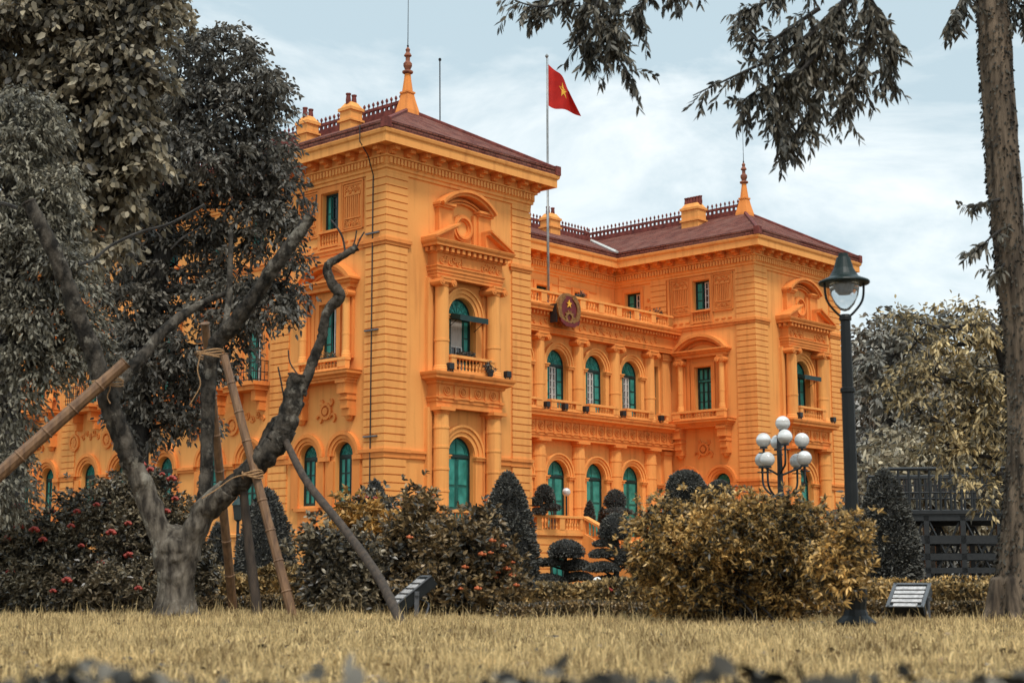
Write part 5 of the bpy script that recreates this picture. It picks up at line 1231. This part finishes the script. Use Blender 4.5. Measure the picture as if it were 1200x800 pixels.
def lawn():
    Vs, Fs = [], []; off = 0
    def blades(n, ya, yb, h0, h1, w, lean, dens=1.0):
        nonlocal off
        y = np.sqrt(rng.uniform(ya * ya, yb * yb, n)); x = rng.uniform(-1, 1, n) * (y * .36 + 3.6)
        pat = np.sin(x * 1.3 + 2 * np.sin(y * .9)) + np.sin(y * 2.1 + x * .7); h = rng.uniform(h0, h1, n) * (1 + .18 * pat)
        a = rng.random(n) * 2 * np.pi; ca, sa = np.cos(a), np.sin(a); ww = w * rng.uniform(.6, 1.3, n)
        la = rng.random(n) * 2 * np.pi; lm = np.abs(rng.normal(size=n)) * lean * h; lx, ly = np.cos(la) * lm, np.sin(la) * lm
        b = np.stack([x, y, np.zeros(n)], 1); s = np.stack([ca * ww, sa * ww, np.zeros(n)], 1)
        m = b + np.stack([lx * .35, ly * .35, h * .6], 1); t = b + np.stack([lx, ly, h * np.maximum(.35, 1 - .35 * (lm / h) ** 2)], 1)
        V = np.stack([b - s, b + s, m + s * .7, m - s * .7, t + s * .1, t - s * .1], 1).reshape(-1, 3)
        i = np.arange(n)[:, None] * 6 + off
        Vs.append(V); Fs.append(np.concatenate([i + np.array([0, 1, 2, 3]), i + np.array([3, 2, 4, 5])])); off += 6 * n
    blades(80000, 5.5, 11, .02, .06, .0042, 1.0); blades(96000, 10, 20.5, .025, .075, .0072, 1.0); blades(60000, 18, 34, .03, .10, .009, .7)
    blades(42000, 6, 20.5, .07, .13, .006, .65); blades(1800, 15.5, 20.5, .10, .24, .0045, .4); blades(700, 19, 24, .12, .30, .006, .4)
    tag(np_mesh('lawn_grass', np.concatenate(Vs), np.concatenate(Fs), 'grass_blade'), kind='stuff')
lawn()
# ------------------------------------------------------------------ the pruned forked tree and its props
def pxpath(pts, x, Y): return [tuple(at(px, py, Y + dy) - Vector((x, Y, 0))) for px, py, dy in pts]
def limb(mb, pts, rad, n=10, k=6, wob=.07):
    P = smooth_path(pts, k); R0 = lerps(rad, len(P))
    if wob > .06: P = [p + Vector(rng.normal(size=3) * R0[i] * .045) for i, p in enumerate(P)]; R0 = [r * (1 + rng.normal() * .035 + (.13 if rng.random() < .05 else 0)) for r in R0]
    mb.tube(P, R0, n, wob)
def pruned_tree():
    Y = 20.4; x = gx(206, Y); sc = Y / FPX
    o = empty('pruned_tree', (x, Y, 0), label='hard pruned forked tree with bare lopped limbs held by props', cat='tree')
    b = MB()
    limb(b, [(0, 0, -.05)] + pxpath([(207, 700, 0), (206, 665, 0), (207, 640, 0), (209, 618, 0)], x, Y), [.27, .215, .20, .20, .10], 16, 6, .1)
    limb(b, pxpath([(200, 700, .03), (193, 650, 0), (173, 585, 0), (152, 535, -.08)], x, Y), [12.5 * sc, 14 * sc, 13.8 * sc, 12.7 * sc], 14, 6, .08)
    limb(b, pxpath([(212, 700, .03), (219, 650, 0), (238, 602, 0), (268, 573, -.1)], x, Y), [13 * sc, 14.8 * sc, 15 * sc, 14 * sc], 14, 6, .08)
    for a in range(7):                                  # root flare
        t = a * .9; b.tube([(math.cos(t) * .36, math.sin(t) * .3, -.03), (math.cos(t) * .24, math.sin(t) * .2, .1), (math.cos(t) * .14, math.sin(t) * .12, .42)], [.05, .075, .07], 7, .1)
    tr = b.build('trunk', 'bark_pale', o, smooth=True)
    rm = tr.modifiers.new('remesh', 'REMESH'); rm.mode = 'VOXEL'; rm.voxel_size = .022; rm.use_smooth_shade = True
    sm = tr.modifiers.new('smooth', 'SMOOTH'); sm.factor = .5; sm.iterations = 4
    def L_(pts, rad, m='bark', cut=True, n=10):
        b = MB(); P = pxpath(pts, x, Y); limb(b, P, [r * sc * .82 for r in rad], 14, 9, .075); br = b.build('limb', m, o, smooth=True)
        if cut:
            q = Vector(P[-1]); d = (q - Vector(P[-2])).normalized(); c = MB(); c.tube([tuple(q - d * .01), tuple(q + d * .012)], rad[-1] * sc * .96, 10); c.build('cut_end', 'cut_wood', br)
        return br
    L_([(156, 545, -.06), (150, 530, -.1), (130, 480, -.2), (122, 448, -.2), (98, 385, -.3), (72, 315, -.4), (50, 268, -.5), (34, 238, -.5)], [15.6, 15.4, 14.8, 14.2, 12.7, 11.5, 10.5, 9.2])
    L_([(132, 470, -.15), (142, 446, 0), (165, 420, .2), (195, 385, .5), (232, 358, .8), (268, 342, 1.0)], [9, 9, 9, 8, 6, 3], 'bark', False)
    L_([(262, 579, -.08), (275, 568, -.1), (305, 540, -.2), (328, 512, -.2), (341, 478, -.2), (349, 440, -.2)], [15.6, 15.6, 16.6, 17.6, 14.5, 12.5])
    L_([(352, 462, -.2), (366, 425, -.2), (376, 398, -.2), (384, 365, -.2), (398, 347, -.2), (388, 330, -.2), (384, 312, -.2), (398, 302, -.2), (418, 290, -.2)], [8, 7.5, 7, 7, 8.5, 7, 6, 5.5, 5])
    L_([(300, 545, .1), (320, 500, .2), (340, 486, .2), (352, 470, .1)], [9, 9, 9, 8], 'bark', False)
    L_([(236, 596, .1), (241, 560, .2), (243, 500, .3), (245, 440, .3), (254, 402, .3), (272, 382, .2), (300, 345, .1), (322, 312, 0), (342, 285, 0), (364, 254, 0)], [9.5, 9.5, 10, 10.5, 12, 12, 11, 10.5, 9.5, 8.5])
    L_([(262, 392, .3), (268, 350, .5), (270, 310, .6), (270, 270, .7)], [5, 4.5, 4, 3.5], 'bark', False)
    for pts, r in (([(364, 255, 0), (358, 235, 0), (352, 222, .1)], 1.2), ([(364, 255, 0), (370, 240, 0), (371, 228, 0)], 1.), ([(362, 256, 0), (356, 246, 0), (356, 225, 0)], 1.), ([(405, 298, -.2), (402, 280, -.2), (396, 268, -.2), (388, 258, -.1)], 1.3), ([(418, 290, -.2), (422, 280, -.2), (427, 272, -.2)], 1.), ([(412, 292, -.2), (416, 282, -.2), (418, 270, -.2)], .9), ([(335, 480, -.1), (330, 450, -.1), (326, 430, 0)], 1.), ([(350, 440, -.2), (340, 425, -.2), (338, 410, -.2)], .9),
                   ([(20, 244, -.4), (0, 238, -.4), (-20, 244, -.3)], 2.5), ([(92, 310, .5), (110, 304, .7), (130, 288, .9), (165, 272, 1), (200, 262, 1), (240, 240, 1)], 2.), ([(165, 272, 1), (178, 268, 1), (190, 280, 1)], 1.2), ([(200, 292, 1), (215, 278, 1), (236, 266, 1)], 1.2)):
        tw = MB(); tw.tube(smooth_path(pxpath(pts, x, Y), 4), r * sc, 5); tw.build('twig', 'bark_dark', o)
pruned_tree()
def bamboo(pts, r, Y, label, nodes=7, name='bamboo_prop', m='bamboo', wob=0):
    x = gx(pts[0][0], Y); P = [at(px, py, Y + dy) - Vector((x, Y, 0)) for px, py, dy in pts]
    o = empty(name, (x, Y, 0), label=label, cat='tree prop', group='props shoring up the pruned tree')
    b = MB(); r = r * Y / FPX
    if m == 'bamboo':
        A, B = P[0], P[-1]
        path, rad = [], []
        for i in range(nodes):
            for q, k in ((0.02, 1.0), (.5, .97), (.95, 1.0), (.97, 1.14), (.99, 1.14)): path.append(tuple(A + (B - A) * ((i + q) / nodes))); rad.append(r * k * (1 - .15 * (i + q) / nodes))
        b.tube(path, rad, 10)
    else:
        limb(b, [tuple(p) for p in P], [r, r * .9, r * .8], 8, 6, .06)
    b.build('pole', m, o, smooth=m != 'bamboo')
    return o
bamboo([(-40, 590, -.6), (148, 424, -.25)], 8.4, 20.2, 'thick bamboo prop slanting up from the left edge to the fork', 6)
bamboo([(345, 728, 0), (303, 568, .2), (262, 415, .35)], 5.9, 19.9, 'bamboo prop leaning left with its foot in front on the lawn', 9)
bamboo([(273, 712, 2.2), (262, 600, 1.2), (251, 478, .5), (240, 378, .1)], 5.9, 21.2, 'bamboo prop standing behind the forked trunk', 8)
bamboo([(303, 728, 0), (292, 640, .1), (285, 572, .1)], 6.2, 20.2, 'short dark wooden stake under the right limb', name='wooden_prop', m='prop_wood')
bamboo([(474, 739, -3.6), (462, 712, -3.3), (440, 670, -2.7), (400, 615, -1.8), (360, 565, -.9), (335, 517, -.3)], 5.4, 20.4, 'curved brown branch prop leaning against the right limb', name='wooden_prop', m='prop_wood')
def tie(px, py, Y, r, label, tail):
    c = at(px, py, Y); o = empty('rope_tie', tuple(c), label=label, cat='rope', group='ropes tying props to the pruned tree'); b = MB(); r *= Y / FPX
    for k in range(4):
        b.tube([(r * math.cos(t), r * math.sin(t), (k - 1.5) * .022 + .02 * math.sin(t * 2 + k)) for t in np.linspace(0, 6.28, 18)], .011, 5)
    b.build('coil', 'rope', o)
    b = MB(); b.tube(smooth_path([(tx * Y / FPX, -r, tz * Y / FPX) for tx, tz in tail], 4), .008, 5); b.build('loose_end', 'rope', o)
tie(126, 449, 20.2, 18, 'rope binding the slanting bamboo to the left fork', [(6, 0), (8, -8), (5, -18), (9, -26)])
tie(247, 415, 20.6, 16, 'rope binding two props to the upright limb', [(-8, 0), (-12, -20), (-8, -38), (-16, -55), (-20, -62)])
tie(296, 556, 20.1, 12, 'rope binding the long bamboo to the right limb', [(0, 0), (-20, -4), (-40, -18), (-56, -28)])

# ------------------------------------------------------------------ big trees
def tree(name, lumps, Y, trunk, tr, m, mb, label, L, Wd, ntw, k=7, tw=.3, down=.25, group=None, cat='tree', shell=.5, spread=.8, limbs=True, dep=1., flat=0, extra=None):
    x = gx(trunk[0][0], Y); sc = Y / FPX
    o = empty(name, (x, Y, 0), label=label, cat=cat, group=group)
    b = MB(); P = pxpath(trunk, x, Y); P[0] = (P[0][0], P[0][1], -.05); limb(b, P, [r * sc for r in tr], 12, 5, .06); t = b.build('trunk', mb, o, smooth=True)
    Ps, Ds = [], []; bl = MB(); PP = [Vector(p) for p in smooth_path(P, 5)]
    for (px, py, rx, ry, *dd) in lumps:
        dy = dd[0] if dd else 0; c = np.array(at(px, py, Y + dy)) - np.array([x, Y, 0]); r = np.array([rx * sc, (rx + ry) / 2 * sc * dep, ry * sc])
        n = max(6, int(ntw * rx * ry / 2500)); p, d, q = lump_leaves(c, r, n, k, L, tw, down, shell, spread, flat); Ps.append(p); Ds.append(d)
        if limbs:
            cv = Vector(c); s = min(PP, key=lambda v: (v - cv).length + max(0, v.z - cv.z) * 1.5); bl.tube(smooth_path([tuple(s), tuple(s * .45 + cv * .55 - Vector((0, 0, .1))), tuple(cv)], 4), lerps([tr[-1] * sc * .8, tr[-1] * sc * .5, .015], 9), 6)
            for j in range(min(len(q), 9)): e = Vector(q[j]); bl.tube([tuple(cv), tuple(cv * .45 + e * .55 + Vector((0, 0, .05))), tuple(e)], [.02, .013, .006], 4)
    if limbs: bl.build('limbs', mb, t)
    P = np.concatenate(Ps); D = np.concatenate(Ds); n = len(P)
    leaves('crown', P, D, rng.uniform(.65, 1.25, n) * L, rng.uniform(.75, 1.2, n) * Wd, m, o, .3)
    return o
tree('dark_tree', [(262, 60, 46, 30), (225, 85, 50, 42, .5), (300, 95, 30, 34, -.4), (318, 122, 18, 24), (262, 130, 62, 44), (200, 135, 48, 44, .6), (310, 165, 30, 34), (240, 180, 60, 38, -.5), (188, 195, 42, 46), (305, 210, 34, 34, .4), (330, 180, 14, 20), (335, 235, 20, 26), (250, 232, 36, 24), (165, 250, 46, 40, .4), (228, 265, 40, 22), (308, 262, 34, 30, -.2), (338, 262, 12, 24), (140, 300, 46, 38), (205, 310, 46, 34, .5), (285, 312, 40, 34), (335, 330, 20, 42, .2), (240, 352, 26, 24), (305, 360, 30, 26), (160, 355, 40, 34), (195, 405, 46, 38, -.3), (150, 410, 34, 40, .4), (262, 400, 24, 26), (128, 432, 30, 24), (180, 455, 42, 32, .2), (235, 440, 24, 26), (166, 492, 34, 24), (205, 488, 22, 20), (240, 480, 12, 20), (345, 345, 12, 18)],
     32, [(158, 690, 0), (159, 600, 0), (161, 500, 0), (170, 400, .1), (190, 300, 0), (202, 200, 0), (215, 110, 0)], [17, 15, 14, 13, 11, 8, 4], 'leaf_dark', 'bark_dark', 'dark fine leaved tree before the left flank of the palace', .12, .062, 390, 9, .42, .2, 'tall trees at the left', flat=.9)
tree('broadleaf_tree', [(40, 20, 70, 50), (110, 30, 60, 50, .3), (165, 15, 40, 30, -.2), (190, 8, 20, 14), (60, 75, 60, 44), (130, 80, 46, 44, -.3), (150, 60, 26, 34), (165, 112, 22, 36, .2), (100, 130, 60, 42), (40, 130, 50, 40, .4), (150, 160, 36, 36), (120, 190, 52, 36, .2), (170, 185, 20, 24), (60, 190, 44, 36, -.3), (115, 232, 40, 30), (150, 225, 24, 24), (85, 265, 36, 28, .3), (20, 60, 50, 60), (150, -20, 60, 30), (60, -30, 90, 40), (125, 285, 20, 18)],
     26, [(6, 720, 0), (8, 600, 0), (6, 500, 0), (4, 400, 0), (14, 300, 0), (30, 200, 0), (60, 100, 0), (90, 20, 0)], [22, 20, 19, 18, 16, 13, 9, 5], 'leaf_big', 'bark_dark', 'tall tree with large drooping pale brown leaves at top left', .145, .108, 300, 7, .48, .3, 'tall trees at the left', spread=.85, flat=.8)
tree('feathery_tree', [(25, 150, 42, 44), (10, 230, 46, 50), (50, 262, 40, 34, .2), (70, 225, 20, 30), (25, 310, 52, 44), (75, 320, 30, 34, -.2), (55, 370, 46, 34), (15, 390, 40, 34), (90, 400, 34, 34, .2), (45, 425, 36, 20), (10, 475, 24, 30), (4, 560, 26, 44), (30, 125, 24, 22)],
     22, [(-30, 740, 0), (-24, 600, 0), (-18, 450, 0), (-5, 320, 0), (15, 200, 0)], [16, 15, 13, 10, 5], 'leaf_feather', 'bark_dark', 'feathery grey green tree hanging in from the left edge', .085, .037, 540, 9, .36, .3, 'tall trees at the left', flat=.8)

# right-hand trees
def spray_tree():
    Y = 17.6; x = gx(1186, Y); sc = Y / FPX
    o = empty('leaning_tree', (x, Y, 0), label='tall rough barked tree at the right edge with drooping leaf sprays overhead', cat='tree')
    b = MB(); P = pxpath([(1186, 745, 0), (1188, 700, 0), (1195, 600, 0), (1200, 500, 0), (1196, 400, 0), (1184, 300, 0), (1176, 200, 0), (1169, 100, 0), (1163, 0, 0), (1155, -90, 0), (1140, -220, -.3)], x, Y)
    limb(b, P, [v * sc for v in (29, 23, 20, 19, 19, 19, 20, 20, 20, 18, 15)], 16, 6, .05)
    for a in range(6): t = a * 1.05 + 2.4; b.tube([(math.cos(t) * .42, math.sin(t) * .34, -.03), (math.cos(t) * .28, math.sin(t) * .24, .12), (math.cos(t) * .17, math.sin(t) * .15, .5)], [.05, .085, .09], 7, .1)
    tr = b.build('trunk', 'bark_fissured', o, smooth=True)
    rm = tr.modifiers.new('remesh', 'REMESH'); rm.mode = 'VOXEL'; rm.voxel_size = .025; rm.use_smooth_shade = True
    sm = tr.modifiers.new('smooth', 'SMOOTH'); sm.factor = .5; sm.iterations = 3
    # small creeper leaves clinging to the bark
    PP = np.array([tuple(p) for p in smooth_path(P, 8)]); n = 2600; i = rng.integers(0, len(PP) - 1, n); u = rng.random((n, 1)); q = PP[i] * (1 - u) + PP[i + 1] * u; a = rng.uniform(2.2, 5.6, n)
    nn = np.stack([np.cos(a), np.sin(a), np.zeros(n)], 1); rr = np.interp(i / len(PP), np.linspace(0, 1, 11), [v * sc for v in (29, 23, 20, 19, 19, 19, 20, 20, 20, 18, 15)])
    leaves('ivy', q + nn * rr[:, None] * 1.0, nn * .5 + np.array([0, 0, -.8]) + rng.normal(size=(n, 3)) * .35, rng.uniform(.03, .055, n), .03, 'leaf_creeper', o, .1)
    Ps, Ds = [], []; br = MB()
    def spray(pts, nsub, ln, r0=3.0, dn=.6, leafn=14, side=1.):
        W = [Vector(p) for p in smooth_path(pxpath(pts, x, Y), 6)]; br.tube([tuple(w) for w in W], lerps([r0 * sc, .6 * sc], len(W)), 6)
        for s in range(nsub):
            f = rng.uniform(.12, 1) ; j = min(int(f * (len(W) - 1)), len(W) - 2); p = np.array(W[j]); t = np.array(W[j + 1] - W[j]); t /= np.linalg.norm(t)
            d = unit((t * .7 + rng.normal(size=3) * .75 * side + np.array([0, 0, -dn * .5]))[None])[0]; l = ln * rng.uniform(.5, 1.2); tip = p + d * l + np.array([0, 0, -l * dn * .5])
            pm = p + d * l * .5; br.tube([tuple(p), tuple(pm), tuple(tip)], [.006, .004, .002], 4)
            for q in range(leafn):
                w = (q + .6) / leafn; pos = p * (1 - w) ** 2 + 2 * pm * w * (1 - w) + tip * w * w
                sd = np.cross(d, rng.normal(size=3)); sd /= max(np.linalg.norm(sd), 1e-3)
                Ps.append(pos); Ds.append(d * .45 + sd * .75 + np.array([0, 0, -dn]))
    T = (1150, -130, 0)
    spray([T, (1050, -150, -.5), (900, -120, -1), (760, -60, -1.2), (690, -10, -1.2), (640, 8, -1.2), (606, 2, -1.2)], 34, .34, 6)
    spray([(760, -60, -1.2), (735, -20, -1.2), (715, 20, -1.2), (722, 60, -1.2), (738, 92, -1.2)], 36, .30, 3, .7)
    spray([(720, -40, -1), (690, 0, -1), (685, 35, -1), (692, 62, -1)], 34, .30, 3)
    spray([(680, -30, -1.1), (650, -5, -1.1), (630, 10, -1.1)], 22, .26, 3)
    spray([(820, -70, -1.0), (780, -30, -1.1), (752, 5, -1.1), (745, 30, -1.1)], 30, .28, 3); spray([(860, -80, -.8), (815, -30, -.9), (790, -4, -.9)], 18, .26, 3); spray([(720, -40, -1.3), (700, 5, -1.3), (705, 30, -1.3), (720, 50, -1.3)], 26, .26, 3)
    spray([T, (1090, -110, -.3), (1030, -60, -.6), (1000, -10, -.8), (960, 30, -.9), (920, 62, -1), (870, 85, -1), (812, 112, -1)], 60, .34, 7)
    spray([(1000, -10, -.8), (965, 40, -.8), (935, 80, -.8), (915, 120, -.9), (908, 150, -.9)], 60, .34, 4, .7)
    spray([(985, 5, -.7), (985, 50, -.7), (970, 90, -.7), (950, 130, -.7), (925, 165, -.7)], 60, .34, 4, .7); spray([(1010, -20, -.6), (1020, 25, -.6), (1010, 70, -.6), (995, 110, -.6), (985, 135, -.6)], 56, .34, 4, .7)
    spray([(1020, 0, -.5), (1040, 35, -.5), (1045, 70, -.5), (1035, 100, -.5)], 34, .28, 3, .7); spray([(960, 10, -1), (930, 30, -1), (895, 50, -1), (870, 30, -1)], 30, .28, 3); spray([(960, 60, -.9), (930, 90, -.9), (890, 105, -.9), (868, 120, -.9)], 34, .3, 3)
    spray([(1000, -40, -.7), (950, -20, -.7), (905, 0, -.7), (870, 15, -.7)], 30, .26, 4); spray([(950, 20, -.6), (955, 60, -.6), (940, 100, -.6), (922, 140, -.6), (915, 172, -.6)], 44, .3, 3, .8)
    spray([(1150, -60, 0), (1135, -20, -.2), (1122, 8, -.2), (1112, 25, -.2)], 22, .24, 3); spray([(1165, -40, 0), (1190, 0, -.2), (1205, 20, -.2)], 20, .24, 3)
    spray([(1182, 230, 0), (1165, 235, -.2), (1145, 240, -.2), (1132, 243, -.2)], 7, .16, 2, .3, 7); spray([(1184, 262, 0), (1165, 275, -.2), (1148, 290, -.2), (1135, 300, -.2)], 12, .18, 2, .5, 8); spray([(1184, 300, 0), (1172, 315, -.2), (1160, 325, -.2)], 9, .18, 2, .5, 8)
    br.build('branches', 'bark_dark', tr)
    P = np.array(Ps); D = np.array(Ds); n = len(P)
    leaves('crown', P, D, rng.uniform(.08, .125, n), rng.uniform(.030, .046, n), 'leaf_hang', o, .25)
spray_tree()
tree('yellow_leaved_tree', [(1120, 390, 50, 34), (1075, 400, 34, 26, .3), (1150, 430, 44, 46), (1095, 440, 40, 36, -.3), (1060, 440, 26, 24), (1130, 480, 46, 40), (1085, 490, 26, 26), (1165, 500, 26, 50), (1145, 540, 34, 34), (1110, 520, 24, 22), (1060, 375, 30, 12, .4), (1160, 385, 26, 34), (1185, 450, 20, 60), (1150, 575, 16, 18, -.6)],
     27, [(1206, 720, 0), (1204, 600, 0), (1196, 500, 0), (1180, 430, 0), (1160, 380, 0)], [13, 12, 10, 8, 5], 'leaf_yellow', 'bark_dark', 'tree with sparse yellow tinged leaves just left of the right trunk', .115, .048, 170, 7, .40, .25, 'background trees at the right', shell=.2, flat=.6)
tree('dark_round_tree', [(1060, 380, 28, 18), (1035, 402, 22, 18), (1092, 376, 26, 16), (1022, 425, 15, 22), (1060, 415, 36, 26), (1024, 470, 14, 28), (1046, 455, 28, 26), (1022, 520, 14, 30), (1036, 505, 20, 22), (1070, 460, 40, 34), (1110, 380, 20, 16), (1080, 500, 40, 30)],
     58, [(1040, 690, 0), (1040, 600, 0), (1042, 500, 0), (1045, 420, 0)], [7, 6, 5, 3], 'leaf_far', 'bark_dark', 'dark rounded tree beyond the palace right corner', .30, .13, 230, 6, .6, .1, 'background trees at the right', flat=.7)
tree('pale_bushy_tree', [(1055, 530, 36, 28), (1090, 545, 40, 34), (1125, 540, 44, 36), (1070, 560, 50, 24), (1160, 550, 36, 40), (1110, 580, 60, 30), (1030, 560, 24, 24), (1150, 600, 50, 30), (1190, 570, 30, 50)],
     50, [(1095, 695, 0), (1096, 640, 0), (1098, 580, 0)], [6, 5, 4], 'leaf_pale', 'bark_dark', 'low pale bushy tree above the iron stand', .28, .12, 260, 6, .45, .1, 'background trees at the right')
tree('grey_leaved_tree', [(1160, 480, 50, 60), (1190, 420, 50, 60), (1130, 450, 44, 40), (1220, 500, 50, 80), (1180, 560, 60, 40), (1130, 520, 40, 40)],
     70, [(1170, 690, 0), (1170, 600, 0), (1172, 500, 0)], [6, 5, 4], 'leaf_pale', 'bark_dark', 'tall grey leaved tree rising behind the yellow leaved one', .36, .16, 260, 6, .55, .1, 'background trees at the right')
tree('distant_tree', [(1015, 610, 26, 40), (1050, 640, 40, 40), (1110, 640, 60, 34), (1170, 640, 50, 40), (1230, 640, 50, 50), (1140, 665, 80, 24), (1040, 670, 40, 22)],
     64, [(1100, 692, 0), (1100, 670, 0), (1102, 650, 0)], [5, 4, 3], 'leaf_dark', 'bark_dark', 'wide dark shrubby tree seen through the iron stand', .34, .15, 240, 6, .5, .0, 'background trees at the right')
tree('distant_tree', [(-20, 560, 50, 60), (-60, 480, 60, 80), (-30, 420, 40, 60), (-10, 620, 50, 60), (-80, 600, 60, 80)],
     98, [(-30, 690, 0), (-30, 600, 0), (-28, 500, 0)], [6, 5, 4], 'leaf_far', 'bark_dark', 'dark tree beyond the far left end of the palace', .45, .2, 240, 6, .7, .1, 'background trees at the left')
tree('distant_tree', [(1012, 425, 24, 36), (1030, 395, 26, 26), (1014, 490, 26, 44), (1050, 470, 34, 44), (1012, 560, 26, 50), (1046, 560, 36, 50), (1070, 420, 30, 36), (1020, 630, 30, 40)],
     97, [(1030, 690, 0), (1030, 600, 0), (1032, 500, 0), (1034, 420, 0)], [5, 4, 3.5, 2.5], 'leaf_far', 'bark_dark', 'dark tree close behind the far right corner of the palace', .42, .24, 330, 6, .7, .1, 'background trees at the right')
